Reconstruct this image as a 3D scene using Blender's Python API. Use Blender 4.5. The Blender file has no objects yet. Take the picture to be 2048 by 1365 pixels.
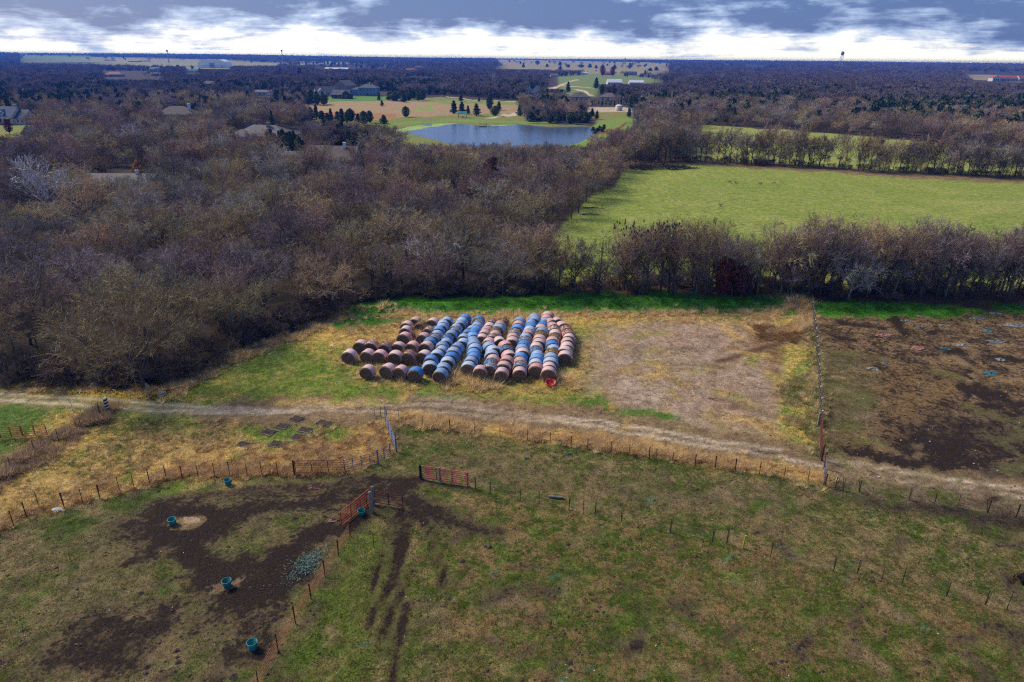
import bpy, math, random
import numpy as np
from mathutils import Vector, Matrix
R = math.radians
sc = bpy.context.scene
HAZE = .00015
col = sc.collection
rng = random.Random(11)
nrng = np.random.default_rng(5)

# ------------------------------------------------------------------ camera
CAM_H, F = 32.0, 1365.0
PITCH, ROLL = R(22.43), R(0.56)
_r0 = Vector((1, 0, 0)); _f = Vector((0, math.cos(PITCH), -math.sin(PITCH))); _u0 = Vector((0, math.sin(PITCH), math.cos(PITCH)))
_r = _r0 * math.cos(ROLL) + _u0 * math.sin(ROLL)
_u = -_r0 * math.sin(ROLL) + _u0 * math.cos(ROLL)
cam_d = bpy.data.cameras.new('camera'); cam = bpy.data.objects.new('camera', cam_d); col.objects.link(cam)
M = Matrix((( _r.x, _u.x, -_f.x, 0), (_r.y, _u.y, -_f.y, 0), (_r.z, _u.z, -_f.z, CAM_H), (0, 0, 0, 1)))
cam.matrix_world = M
cam_d.sensor_width = 36; cam_d.lens = 24; cam_d.clip_start = 0.5; cam_d.clip_end = 60000
sc.camera = cam

# ------------------------------------------------------------------ world, sun, exposure
SUN_EL, SUN_AZ = R(42), R(-58)          # azimuth measured from +Y towards +X: the sun stands ahead, to the left
w = bpy.data.worlds.new('World'); sc.world = w; w.use_nodes = True
nt = w.node_tree; nt.nodes.clear()
def N(tree, typ, **kw):
    n = tree.nodes.new(typ)
    for k, v in kw.items():
        if k == 'inp':
            for a, b in v.items(): n.inputs[a].default_value = b
        else: setattr(n, k, v)
    return n
def math_node(tree, op, a, b=None, c=None, clamp=False):
    n = tree.nodes.new('ShaderNodeMath'); n.operation = op; n.use_clamp = clamp
    for i, v in enumerate((a, b, c)):
        if v is None: continue
        if isinstance(v, (int, float)): n.inputs[i].default_value = v
        else: tree.links.new(v, n.inputs[i])
    return n.outputs[0]
def mixc(tree, f, a, b, blend='MIX'):
    n = tree.nodes.new('ShaderNodeMix'); n.data_type = 'RGBA'; n.blend_type = blend; n.clamp_factor = True
    for s, v in ((n.inputs[0], f), (n.inputs[6], a), (n.inputs[7], b)):
        if isinstance(v, (int, float)): s.default_value = v
        elif isinstance(v, tuple): s.default_value = v if len(v) == 4 else (*v, 1)
        else: tree.links.new(v, s)
    return n.outputs[2]
def sstep(tree, v, lo, hi):
    n = tree.nodes.new('ShaderNodeMapRange'); n.interpolation_type = 'SMOOTHSTEP'
    tree.links.new(v, n.inputs[0]); n.inputs[1].default_value = lo; n.inputs[2].default_value = hi
    return n.outputs[0]
def noise(tree, vec, scale, detail=5, rough=.55, dist=0, dims='3D'):
    n = tree.nodes.new('ShaderNodeTexNoise'); n.noise_dimensions = dims
    if vec is not None: tree.links.new(vec, n.inputs['Vector'])
    n.inputs['Scale'].default_value = scale; n.inputs['Detail'].default_value = detail
    n.inputs['Roughness'].default_value = rough; n.inputs['Distortion'].default_value = dist
    return n.outputs['Fac']

tc = N(nt, 'ShaderNodeTexCoord'); sep = N(nt, 'ShaderNodeSeparateXYZ'); nt.links.new(tc.outputs['Generated'], sep.inputs[0])
zc = math_node(nt, 'ADD', math_node(nt, 'MAXIMUM', sep.outputs[2], 0.0), 0.055)
cu = math_node(nt, 'DIVIDE', sep.outputs[0], zc); cv = math_node(nt, 'DIVIDE', sep.outputs[1], zc)
cmb = N(nt, 'ShaderNodeCombineXYZ'); nt.links.new(cu, cmb.inputs[0]); nt.links.new(cv, cmb.inputs[1])
n_big = noise(nt, cmb.outputs[0], 0.80, 8, .60, .7)
n_fine = noise(nt, cmb.outputs[0], 3.4, 7, .65, .4)
pm = N(nt, 'ShaderNodeVectorMath', operation='MULTIPLY', inp={1: (1, 1, 3.0)}); nt.links.new(tc.outputs['Generated'], pm.inputs[0])
n_puff = noise(nt, pm.outputs[0], 9.0, 10, .58, .15)
dens = math_node(nt, 'ADD', math_node(nt, 'MULTIPLY', n_big, .25), math_node(nt, 'ADD', math_node(nt, 'MULTIPLY', n_fine, .02), math_node(nt, 'MULTIPLY', n_puff, .73)))
elev = math_node(nt, 'MINIMUM', sep.outputs[2], 0.14)
bias = math_node(nt, 'MULTIPLY', math_node(nt, 'SUBTRACT', elev, 0.031), 4.6)
dk = math_node(nt, 'ADD', dens, math_node(nt, 'MINIMUM', bias, 0.10))
dark = sstep(nt, dk, .40, .52)
c1 = mixc(nt, dark, (.47, .47, .465), (.14, .19, .31))
darker = sstep(nt, dk, .49, .60)
c2 = mixc(nt, darker, c1, (.011, .036, .13))
low = math_node(nt, 'MULTIPLY_ADD', sstep(nt, sep.outputs[2], .016, .002), .45, 1.0)
lc = N(nt, 'ShaderNodeCombineColor')
for i in range(3): nt.links.new(low, lc.inputs[i])
c2 = mixc(nt, 1.0, c2, lc.outputs[0], 'MULTIPLY')
sky = N(nt, 'ShaderNodeTexSky', sky_type='NISHITA', sun_disc=False, sun_elevation=SUN_EL, sun_rotation=SUN_AZ)
bg1 = N(nt, 'ShaderNodeBackground', inp={'Strength': .08}); nt.links.new(sky.outputs[0], bg1.inputs[0])
bg2 = N(nt, 'ShaderNodeBackground', inp={'Strength': 1.0}); nt.links.new(c2, bg2.inputs[0])
ms = N(nt, 'ShaderNodeMixShader', inp={0: .88}); nt.links.new(bg1.outputs[0], ms.inputs[1]); nt.links.new(bg2.outputs[0], ms.inputs[2])
wo = N(nt, 'ShaderNodeOutputWorld'); nt.links.new(ms.outputs[0], wo.inputs[0])
sun_d = bpy.data.lights.new('sun', 'SUN'); sun_d.energy = 1.5; sun_d.angle = R(20); sun_d.color = (1.0, .91, .76)
sun = bpy.data.objects.new('sun', sun_d); col.objects.link(sun)
sdir = Vector((math.sin(SUN_AZ) * math.cos(SUN_EL), math.cos(SUN_AZ) * math.cos(SUN_EL), math.sin(SUN_EL)))
sun.rotation_euler = (-sdir).to_track_quat('-Z', 'Y').to_euler()
sun.location = (0, 0, 80)
sc.view_settings.view_transform = 'Standard'; sc.view_settings.look = 'None'
sc.view_settings.gamma = 1; sc.view_settings.exposure = 1.45
sc.cycles.max_bounces = 5; sc.cycles.diffuse_bounces = 2; sc.cycles.glossy_bounces = 2; sc.cycles.volume_bounces = 1
sc.cycles.transparent_max_bounces = 8; sc.cycles.use_denoising = False; sc.cycles.pixel_filter_type = 'BLACKMAN_HARRIS'; sc.cycles.filter_width = 1.2
sc.cycles.sample_clamp_indirect = 4

# ------------------------------------------------------------------ pixel of the photo -> place on the ground
def _hash(ix, iy, s):
    h = (ix * 374761393 + iy * 668265263 + s * 1442695041) & 0xffffffff
    h = ((h ^ (h >> 13)) * 1274126177) & 0xffffffff
    return ((h ^ (h >> 16)) & 0xffff) / 65535.0
def vnoise(x, y, s=0):
    ix = np.floor(x).astype(np.int64); iy = np.floor(y).astype(np.int64); fx = x - ix; fy = y - iy
    fx = fx * fx * (3 - 2 * fx); fy = fy * fy * (3 - 2 * fy)
    a = _hash(ix, iy, s); b = _hash(ix + 1, iy, s); c = _hash(ix, iy + 1, s); d = _hash(ix + 1, iy + 1, s)
    return (a * (1 - fx) + b * fx) * (1 - fy) + (c * (1 - fx) + d * fx) * fy
def fbm(x, y, s=0, o=4):
    t = 0; a = .5; n = 0
    for i in range(o):
        t = t + a * vnoise(x, y, s + i * 17); n += a; a *= .5; x = x * 2.03 + 5.1; y = y * 2.03 + 1.7
    return t / n
def P(px, py, h=0.0):
    d = _f + _r * ((px - 1024) / F) - _u * ((py - 682.5) / F)
    if d.z > -0.004: d.z = -0.004
    t = (CAM_H - h) / -d.z
    return (d.x * t, d.y * t)
def W(pts, h=0.0): return np.array([P(a, b, h) for a, b in pts])
def seg_d(X, Y, a, b):
    dx, dy = b[0] - a[0], b[1] - a[1]; L = dx * dx + dy * dy + 1e-9
    t = np.clip(((X - a[0]) * dx + (Y - a[1]) * dy) / L, 0, 1)
    return np.hypot(X - a[0] - t * dx, Y - a[1] - t * dy)
def proj(x, y, h):
    d = Vector((x, y, h - CAM_H)); w_ = d.dot(_f); return 1024 + F * d.dot(_r) / w_, 682.5 - F * d.dot(_u) / w_
def smooth(v): v = np.clip(v, 0, 1); return v * v * (3 - 2 * v)
def region(X, Y, pts, kind, width, feather):
    """weight 0..1 of a polygon or of a stroke along a line, in metres"""
    out = np.zeros_like(X)
    m = max(width, 0) + feather + 1
    sel = (X > pts[:, 0].min() - m) & (X < pts[:, 0].max() + m) & (Y > pts[:, 1].min() - m) & (Y < pts[:, 1].max() + m)
    if not sel.any(): return out
    x, y = X[sel], Y[sel]
    n = len(pts); d = np.full(x.shape, 1e9)
    rngs = range(n) if kind == 'poly' else range(n - 1)
    for i in rngs: d = np.minimum(d, seg_d(x, y, pts[i], pts[(i + 1) % n]))
    if kind == 'poly':
        ins = np.zeros(x.shape, bool)
        for i in range(n):
            a, b = pts[i], pts[(i + 1) % n]
            if a[1] == b[1]: continue
            c = ((a[1] > y) != (b[1] > y)) & (x < (b[0] - a[0]) * (y - a[1]) / (b[1] - a[1]) + a[0])
            ins ^= c
        sd = np.where(ins, d, -d)
        out[sel] = smooth((sd + feather * .5) / feather)
    else: out[sel] = smooth((width - d + feather * .5) / feather)
    return out
def inside(x, y, pts): return region(np.array([x], float), np.array([y], float), pts, 'poly', 0, .01)[0] > .5

POND = W([(800, 259), (826, 252), (862, 247), (905, 246), (960, 250), (1040, 248), (1100, 253), (1160, 252), (1196, 254), (1180, 270), (1152, 285), (1100, 292), (1040, 297), (960, 292), (900, 285), (850, 272)])
BERM = W([(690, 628), (800, 618), (950, 610), (1100, 606), (1300, 605), (1450, 607), (1590, 606)])
BERM2 = W([(1625, 612), (1720, 612), (1800, 617), (1870, 622), (1950, 628)])
PUDDLE = W([(360, 1036), (372, 1031), (392, 1031), (408, 1036), (404, 1043), (388, 1047), (366, 1046)])
RUTS = [W(p) for p in ([(822, 1010), (812, 1060), (806, 1110), (800, 1160), (806, 1200), (803, 1260), (795, 1310), (791, 1400)],
                       [(806, 1030), (795, 1075), (785, 1130), (778, 1185), (782, 1240), (765, 1310)],
                       [(795, 1020), (778, 1080), (752, 1145), (749, 1200), (750, 1260)],
                       [(840, 1030), (868, 1080), (882, 1130), (885, 1180)])]
def hgt(X, Y):
    X = np.asarray(X, float); Y = np.asarray(Y, float)
    D = np.hypot(X, Y)
    z = (fbm(X * .05, Y * .05, 3, 3) - .5) * .7 * np.clip(D / 40, 0, 1)
    z = z + (fbm(X * .35, Y * .35, 9, 3) - .5) * .16 * (D < 200)
    z = z + 1.0 * region(X, Y, BERM, 'line', .4, 4.4) * (.75 + .5 * fbm(X * .2, Y * .2, 21, 2)) + .9 * region(X, Y, BERM2, 'line', .4, 4.4)
    z = z - .16 * sum(region(X, Y, r, 'line', .12, .7) for r in RUTS) * (.5 + fbm(X * .9, Y * .9, 31, 2))
    pm = region(X, Y, POND, 'poly', 0, 9)
    z = z * (1 - pm) - 1.5 * pm
    pu = region(X, Y, PUDDLE, 'poly', 0, 1.2)
    z = z * (1 - np.clip(pu * 1.5, 0, 1)) - .07 * pu
    far = smooth((D - 1500) / 3800)
    z = z + far * (6 + 34 * fbm(X / 2600 + 3.3, Y / 1500, 41, 3) - 2)
    z = z + smooth((D - 6500) / 4000) * 30 * (fbm(X / 4000 + 1, Y / 2000, 55, 2))
    return z
def h1(x, y): return float(hgt(np.array([x]), np.array([y]))[0])
def G(px, py, h=0.0):
    """ground point under a pixel (or at height h above ground)"""
    z = h
    for _ in range(8):
        x, y = P(px, py, z); z2 = h1(x, y) + h
        if abs(z2 - z) < .01: break
        z = z + (z2 - z) * .6
    return Vector((x, y, h1(x, y)))
def top_h(px, py_base, py_top):
    g = G(px, py_base); d = _f + _r * ((px - 1024) / F) - _u * ((py_top - 682.5) / F)
    return CAM_H + d.z * g.y / d.y - g.z

# ------------------------------------------------------------------ helpers
def link(o, parent=None):
    col.objects.link(o)
    if parent is not None: o.parent = parent
    return o
def tag(o, label=None, cat=None, group=None, kind=None):
    for k, v in (('label', label), ('category', cat), ('group', group), ('kind', kind)):
        if v: o[k] = v
    return o
def empty(name, loc, rz=0):
    o = bpy.data.objects.new(name, None); o.empty_display_size = .2; o.location = loc; o.rotation_euler.z = rz
    return link(o)
def thing(name, loc, label, cat, group=None, rz=0): return tag(empty(name, loc, rz), label, cat, group)
def copy_tree(o, parent=None):
    c = o.copy(); col.objects.link(c)
    if parent is not None: c.parent = parent
    for ch in list(o.children): copy_tree(ch, c)
    return c
class MB:
    def __init__(s): s.v = []; s.f = []; s.mi = []; s.cur = 0
    def add(s, vs, fs):
        b = len(s.v); s.v += [tuple(v) for v in vs]; s.f += [tuple(b + i for i in f) for f in fs]; s.mi += [s.cur] * len(fs)
    def box(s, c, size, rz=0, jit=0):
        x, y, z = (k / 2 for k in size); cc, ss = math.cos(rz), math.sin(rz); vs = []
        for dz in (-z, z):
            for dx, dy in ((-x, -y), (x, -y), (x, y), (-x, y)):
                vs.append((c[0] + dx * cc - dy * ss + rng.uniform(-jit, jit), c[1] + dx * ss + dy * cc + rng.uniform(-jit, jit), c[2] + dz + rng.uniform(-jit, jit)))
        s.add(vs, [(0, 3, 2, 1), (4, 5, 6, 7), (0, 1, 5, 4), (1, 2, 6, 5), (2, 3, 7, 6), (3, 0, 4, 7)])
    def tube(s, pts, rad, n=6, cap=True):
        pts = [Vector(p) for p in pts]
        if isinstance(rad, (int, float)): rad = [rad] * len(pts)
        vs = []
        for i, p in enumerate(pts):
            d = (pts[min(i + 1, len(pts) - 1)] - pts[max(i - 1, 0)])
            d = d.normalized() if d.length > 1e-6 else Vector((0, 0, 1))
            a = d.cross(Vector((.31, .17, .93))) if abs(d.z) < .9 else d.cross(Vector((1, 0, .1)))
            a.normalize(); b = d.cross(a)
            for k in range(n):
                t = 2 * math.pi * k / n; vs.append(p + a * (math.cos(t) * rad[i]) + b * (math.sin(t) * rad[i]))
        fs = [(i * n + k, i * n + (k + 1) % n, (i + 1) * n + (k + 1) % n, (i + 1) * n + k) for i in range(len(pts) - 1) for k in range(n)]
        if cap: fs += [tuple(range(n))[::-1], tuple((len(pts) - 1) * n + k for k in range(n))]
        s.add(vs, fs)
    def lathe(s, prof, n=20, c=(0, 0, 0), jit=0):
        vs = [(c[0] + r * math.cos(2 * math.pi * k / n) * (1 + rng.uniform(-jit, jit)), c[1] + r * math.sin(2 * math.pi * k / n), c[2] + z) for r, z in prof for k in range(n)]
        s.add(vs, [(i * n + k, i * n + (k + 1) % n, (i + 1) * n + (k + 1) % n, (i + 1) * n + k) for i in range(len(prof) - 1) for k in range(n)])
    def mesh(s, name, mats, smoothed=False):
        me = bpy.data.meshes.new(name); me.from_pydata(s.v, [], s.f)
        for m in (mats if isinstance(mats, (list, tuple)) else [mats]): me.materials.append(m)
        if any(s.mi): me.polygons.foreach_set('material_index', s.mi)
        if smoothed: me.polygons.foreach_set('use_smooth', [True] * len(s.f))
        me.update(); return me
    def obj(s, name, mats, parent=None, smoothed=False): return link(bpy.data.objects.new(name, s.mesh(name, mats, smoothed)), parent)
def np_mesh(name, verts, faces, mats):
    """faces: (n,3) or (n,4) int array"""
    me = bpy.data.meshes.new(name); n, k = faces.shape
    me.vertices.add(len(verts)); me.vertices.foreach_set('co', np.ascontiguousarray(verts, dtype=np.float32).ravel())
    me.loops.add(n * k); me.loops.foreach_set('vertex_index', np.ascontiguousarray(faces, dtype=np.int32).ravel())
    me.polygons.add(n); me.polygons.foreach_set('loop_start', np.arange(0, n * k, k, dtype=np.int32))
    me.update(calc_edges=True)
    for m in mats: me.materials.append(m)
    return me

# ------------------------------------------------------------------ materials
MATS = {}
def mat(name, c1, c2=None, scale=3, rough=.8, bump=0, rnd=0, spec=.25, metal=0, lo=.35, hi=.65, detail=5):
    m = bpy.data.materials.new(name); m.use_nodes = True; t = m.node_tree; b = t.nodes['Principled BSDF']
    c2 = c2 or tuple(k * .7 for k in c1)
    g = N(t, 'ShaderNodeTexCoord'); oi = N(t, 'ShaderNodeObjectInfo')
    vm = N(t, 'ShaderNodeVectorMath', operation='ADD'); t.links.new(g.outputs['Object'], vm.inputs[0]); t.links.new(oi.outputs['Random'], vm.inputs[1])
    vm2 = N(t, 'ShaderNodeVectorMath', operation='SCALE', inp={3: 7.0}); t.links.new(oi.outputs['Random'], vm2.inputs[0]); t.links.new(vm2.outputs[0], vm.inputs[1])
    n = noise(t, vm.outputs[0], scale, detail)
    c = mixc(t, sstep(t, n, lo, hi), (*c1, 1), (*c2, 1))
    if rnd:
        k = math_node(t, 'MULTIPLY_ADD', oi.outputs['Random'], rnd, 1 - rnd / 2)
        cb = N(t, 'ShaderNodeCombineColor')
        for i in range(3): t.links.new(k, cb.inputs[i])
        c = mixc(t, 1.0, c, cb.outputs[0], 'MULTIPLY')
    t.links.new(c, b.inputs['Base Color'])
    b.inputs['Roughness'].default_value = rough; b.inputs['Specular IOR Level'].default_value = spec; b.inputs['Metallic'].default_value = metal
    if bump:
        bn = N(t, 'ShaderNodeBump', inp={'Strength': bump, 'Distance': .05}); t.links.new(n, bn.inputs['Height']); t.links.new(bn.outputs[0], b.inputs['Normal'])
    MATS[name] = m; return m
def twig_mat(name, ramp, bright=1.0):
    """bark and twig colour: each tree its own tint, neighbouring trees alike"""
    m = bpy.data.materials.new(name); m.use_nodes = True; t = m.node_tree; b = t.nodes['Principled BSDF']
    oi = N(t, 'ShaderNodeObjectInfo')
    n = noise(t, oi.outputs['Location'], .017, 2)
    f = math_node(t, 'ADD', math_node(t, 'MULTIPLY', math_node(t, 'SUBTRACT', n, .5), 2.4), math_node(t, 'MULTIPLY_ADD', oi.outputs['Random'], .75, .12), clamp=True)
    cr = N(t, 'ShaderNodeValToRGB'); t.links.new(f, cr.inputs[0]); e = cr.color_ramp.elements
    while len(e) < len(ramp): e.new(.5)
    for i, c in enumerate(ramp):
        e[i].position = i / (len(ramp) - 1); e[i].color = (*[k * bright for k in c], 1)
    k2 = N(t, 'ShaderNodeTexWhiteNoise', noise_dimensions='1D'); t.links.new(oi.outputs['Random'], k2.inputs['W'])
    v = math_node(t, 'MULTIPLY_ADD', k2.outputs['Value'], 1.0, .5); cb = N(t, 'ShaderNodeCombineColor')
    for i in range(3): t.links.new(v, cb.inputs[i])
    c = mixc(t, 1.0, cr.outputs[0], cb.outputs[0], 'MULTIPLY')
    g = N(t, 'ShaderNodeTexCoord'); n2 = noise(t, g.outputs['Object'], 1.1, 4)
    c = mixc(t, math_node(t, 'MULTIPLY', sstep(t, n2, .4, .75), .35), c, (.05 * bright, .05 * bright, .045 * bright))
    t.links.new(c, b.inputs['Base Color']); b.inputs['Roughness'].default_value = .9; b.inputs['Specular IOR Level'].default_value = .1
    MATS[name] = m; return m
TWIG = [(.20, .165, .15), (.22, .15, .14), (.23, .15, .115), (.32, .23, .115), (.26, .22, .11), (.27, .24, .20), (.20, .15, .14)]
twig_mat('twig', TWIG, 1.5)
twig_mat('cloud_shaded_twigs', [(.15, .13, .13), (.16, .12, .12), (.17, .125, .11), (.19, .15, .12), (.15, .13, .125)], 1.3)  # far woods: cloud shade put into the colour, a darker version of twig
twig_mat('bark', [(.07, .065, .055), (.10, .095, .075), (.06, .05, .045), (.11, .11, .09)], 1.5)
mat('tan_twig', (.40, .30, .15), (.24, .185, .10), 1.2, .9, rnd=.3)
mat('grey_twig', (.40, .36, .33), (.28, .25, .23), 1.0, .8)
mat('white_twig', (.62, .58, .58), (.4, .37, .36), 1.0, .8)
mat('white_bark', (.6, .57, .55), (.3, .28, .27), 1.0, .8)
mat('russet_leaf', (.20, .035, .018), (.10, .022, .014), 1.1, .8, rnd=.4)
mat('red_leaf', (.22, .02, .025), (.10, .014, .02), .8, .8, rnd=.5)
mat('maroon_leaf', (.12, .045, .04), (.07, .03, .03), .8, .8, rnd=.3)
mat('gold_leaf', (.35, .15, .03), (.2, .08, .02), .8, .8, rnd=.3)
mat('cedar_leaf', (.03, .065, .02), (.065, .09, .024), .7, .8, rnd=.7)
mat('fir_leaf', (.03, .09, .035), (.02, .06, .02), .7, .8)
# ------------------------------------------------------------------ the ground sheet
A_GRASS = (.08, .115, .016); TAN = (.30, .20, .085); STRAW = (.62, .40, .11); LUSH = (.085, .27, .016)
FIELD = (.22, .28, .04); FIELD2 = (.34, .34, .085); MUD = (.012, .008, .006); SOIL = (.16, .10, .058); ROAD = (.36, .25, .14)
PALE = (.62, .48, .32); LEAF = (.17, .09, .05); DGREEN = (.055, .085, .022); PINKSOIL = (.43, .30, .205); YGREEN = (.20, .27, .03)
RUST = (.34, .16, .065)
LAYERS = []
def L(kind, px, A, B, t=.5, m=0.0, wd=0, fe=2.0, k=1.0): LAYERS.append((kind, W(px), wd, fe, A, B, t, m, k))
# far country first, then nearer
L('poly', [(990, 124), (1340, 134), (1340, 150), (1190, 152), (1120, 146), (1000, 140)], (.27, .26, .10), (.34, .25, .12), .5, fe=80)
L('poly', [(40, 119), (180, 121), (200, 131), (50, 131)], (.13, .22, .05), (.2, .22, .07), .4, fe=40)
L('poly', [(180, 124), (460, 128), (620, 134), (500, 140), (300, 140), (200, 136)], (.2, .24, .07), (.36, .27, .13), .5, fe=40)
L('poly', [(590, 130), (700, 130), (700, 134), (590, 134)], (.25, .28, .1), (.3, .3, .1), .5, fe=25)
L('poly', [(1600, 132), (1830, 134), (1830, 138), (1600, 137)], (.24, .22, .10), (.3, .2, .12), .5, fe=40)
L('poly', [(1900, 134), (2048, 135), (2048, 138), (1900, 138)], (.24, .22, .10), (.3, .24, .12), .5, fe=40)
L('poly', [(1930, 152), (2048, 155), (2048, 166), (1940, 160)], (.25, .24, .1), (.36, .25, .14), .5, fe=15)
L('poly', [(1092, 150), (1190, 148), (1340, 156), (1340, 166), (1210, 170), (1200, 195), (1140, 196), (1100, 180)], (.16, .24, .05), (.24, .22, .08), .4, fe=15)
L('poly', [(600, 215), (640, 197), (760, 197), (880, 194), (960, 200), (1044, 206), (1052, 246), (1200, 254), (1212, 218), (1262, 218), (1280, 240), (1240, 266), (1180, 300), (1060, 315), (860, 305), (780, 290), (640, 255)], (.20, .23, .05), (.33, .25, .1), .35, fe=6)
L('poly', [(605, 212), (640, 203), (800, 201), (900, 206), (1045, 210), (1045, 226), (960, 228), (860, 232), (760, 240), (690, 236), (620, 222)], (.42, .24, .12), (.36, .29, .14), .5, fe=8)
L('poly', [(605, 224), (700, 224), (800, 228), (800, 238), (700, 240), (620, 232)], (.36, .15, .06), (.42, .24, .1), .5, fe=6)
L('poly', [(652, 194), (790, 192), (800, 199), (740, 203), (655, 204)], (.10, .24, .035), (.16, .26, .05), .4, fe=5)
L('poly', [(860, 200), (1040, 203), (1040, 210), (880, 208)], (.2, .28, .05), (.3, .3, .08), .4, fe=5)
L('line', [(845, 222), (852, 208)], (.26, .34, .07), (.26, .34, .07), .5, wd=2.5, fe=3)
L('line', [(990, 236), (1020, 231), (1036, 222)], PALE, PALE, .5, wd=2.5, fe=2)
L('line', [(905, 194), (960, 200), (1040, 204)], PALE, PALE, .5, wd=2, fe=3)
L('poly', [(1170, 215), (1265, 216), (1270, 226), (1180, 228)], (.42, .34, .25), PALE, .5, fe=5)
L('poly', [(1175, 226), (1268, 226), (1270, 236), (1180, 238)], (.36, .17, .08), (.2, .25, .05), .6, fe=5)
L('line', [(1255, 240), (1200, 268), (1150, 292)], (.19, .30, .045), (.22, .28, .05), .5, wd=9, fe=5)
L('line', [(1252, 247), (1220, 262), (1185, 280)], (.22, .09, .05), (.16, .08, .05), .5, wd=1.6, fe=2)
L('line', [(700, 249), (830, 248), (900, 241), (1060, 244)], (.2, .30, .045), (.2, .28, .05), .5, wd=7, fe=5)
L('poly', [(-160, 240), (52, 246), (56, 272), (30, 278), (-160, 282)], (.15, .26, .03), (.42, .21, .08), .42, fe=2)
L('line', [(-160, 284), (0, 279), (50, 271)], PALE, PALE, .5, wd=2.2, fe=1)
for p in ([(1078, 178), (1110, 168), (1150, 160)], [(1105, 171), (1140, 174), (1190, 177)], [(1145, 180), (1165, 184), (1186, 192)], [(210, 133), (300, 134), (420, 136)]):
    L('line', p, PALE, PALE, .5, wd=4.0, fe=3)
L('poly', [(1380, 322), (1392, 285), (1402, 250), (1540, 258), (1700, 272), (1860, 285), (2250, 318), (2250, 372), (2048, 356), (1700, 342), (1500, 328)], (.27, .32, .055), (.42, .33, .13), .38, fe=4)
# the green field and what lies round it
L('poly', [(1080, 592), (1085, 470), (1130, 440), (1170, 405), (1215, 380), (1245, 345), (1255, 330), (1380, 326), (1600, 340), (1800, 352), (2048, 360), (2500, 372), (2500, 590), (1500, 583)], FIELD, FIELD2, .45, fe=2.5)
L('line', [(1215, 340), (1260, 326), (1380, 324), (1500, 330), (1600, 338), (1750, 347), (1900, 354), (2200, 366)], LEAF, (.28, .2, .1), .5, wd=6, fe=5)
L('line', [(1080, 588), (1300, 583), (1500, 585), (1800, 592), (2048, 600), (2500, 612)], LEAF, (.12, .07, .04), .5, .15, wd=4.5, fe=5)
# yard of the bales: everything nearer than the wood
YARD = [(-900, 790), (-200, 778), (0, 772), (110, 780), (300, 792), (350, 785), (395, 755), (440, 728), (500, 704), (560, 682), (640, 652), (690, 630), (760, 604), (900, 600), (1080, 600), (1600, 600), (1640, 990), (2500, 1150), (3300, 3000), (-2000, 3000)]
L('poly', YARD, A_GRASS, (.28, .19, .085), .5, fe=2)
L('poly', [(330, 800), (395, 760), (500, 708), (640, 655), (690, 634), (1000, 628), (1300, 624), (1600, 624), (1628, 700), (1640, 905), (1400, 880), (1100, 825), (800, 800), (500, 815)], YGREEN, STRAW, .50, fe=2)
L('poly', [(640, 655), (690, 636), (1050, 630), (1580, 622), (1610, 655), (1200, 665), (1150, 650), (820, 645), (760, 700), (700, 690), (600, 690)], STRAW, YGREEN, .38, fe=2)
L('line', [(690, 632), (800, 620), (950, 612), (1100, 608), (1300, 608), (1450, 609), (1590, 608)], LUSH, (.09, .19, .03), .35, wd=4.4, fe=1.6)
L('line', [(760, 636), (1000, 632), (1300, 630), (1560, 626)], (.24, .15, .1), STRAW, .5, wd=.7, fe=1.0)
L('poly', [(1170, 690), (1215, 655), (1330, 642), (1500, 640), (1600, 655), (1625, 700), (1610, 770), (1580, 830), (1560, 885), (1450, 878), (1300, 845), (1220, 815), (1165, 770)], PINKSOIL, (.33, .21, .11), .46, .18, fe=6)
L('poly', [(1240, 700), (1330, 690), (1420, 720), (1400, 780), (1300, 790), (1230, 760)], (.46, .35, .24), (.30, .19, .08), .45, fe=7, k=.6)
L('poly', [(1490, 655), (1580, 645), (1612, 670), (1600, 720), (1540, 725), (1500, 700)], (.34, .19, .08), (.15, .085, .045), .5, .18, fe=2)
L('line', [(1440, 722), (1500, 702), (1580, 680)], (.15, .09, .05), LEAF, .5, .35, wd=.5, fe=.8)
L('line', [(1150, 800), (1200, 815), (1260, 825), (1330, 838)], (.09, .19, .025), YGREEN, .4, wd=1.2, fe=1.6)
L('line', [(1600, 700), (1605, 760), (1612, 820), (1625, 890)], (.13, .21, .03), STRAW, .5, wd=2.2, fe=2.5)
L('poly', [(420, 720), (560, 690), (690, 735), (820, 770), (1050, 775), (1120, 795), (800, 795), (500, 800), (400, 780)], (.14, .22, .025), (.3, .26, .07), .42, fe=4)
L('poly', [(-100, 772), (180, 784), (300, 794), (300, 806), (-100, 780)], (.12, .17, .03), STRAW, .4, fe=1.5)
L('poly', [(700, 760), (900, 772), (1120, 765), (1160, 700), (1180, 740), (1150, 785), (900, 785), (740, 770)], STRAW, (.15, .2, .03), .45, .1, fe=2.5)
# pen and pasture left
L('poly', [(-300, 830), (100, 815), (215, 825), (330, 828), (520, 835), (775, 838), (790, 900), (750, 918), (690, 945), (590, 948), (330, 955), (140, 1012), (40, 1040), (0, 1060), (-300, 1180)], (.20, .21, .05), STRAW, .52, fe=1.5)
L('poly', [(-200, 815), (90, 812), (120, 820), (60, 862), (0, 920), (-200, 1000)], (.11, .19, .03), (.2, .22, .05), .4, fe=2)
L('line', [(30, 990), (150, 965), (300, 925), (400, 900), (330, 880)], STRAW, (.5, .34, .12), .5, wd=2.4, fe=3)
L('line', [(230, 820), (400, 850), (480, 850)], (.09, .12, .03), YGREEN, .45, wd=1.8, fe=2, k=.6)
L('poly', [(400, 900), (500, 895), (640, 850), (770, 845), (785, 900), (680, 925), (500, 938), (400, 940)], (.37, .22, .085), STRAW, .5, fe=2)
L('line', [(510, 862), (560, 880), (560, 858), (660, 866)], (.10, .22, .025), YGREEN, .4, wd=1.6, fe=1.6, k=.8)
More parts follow.
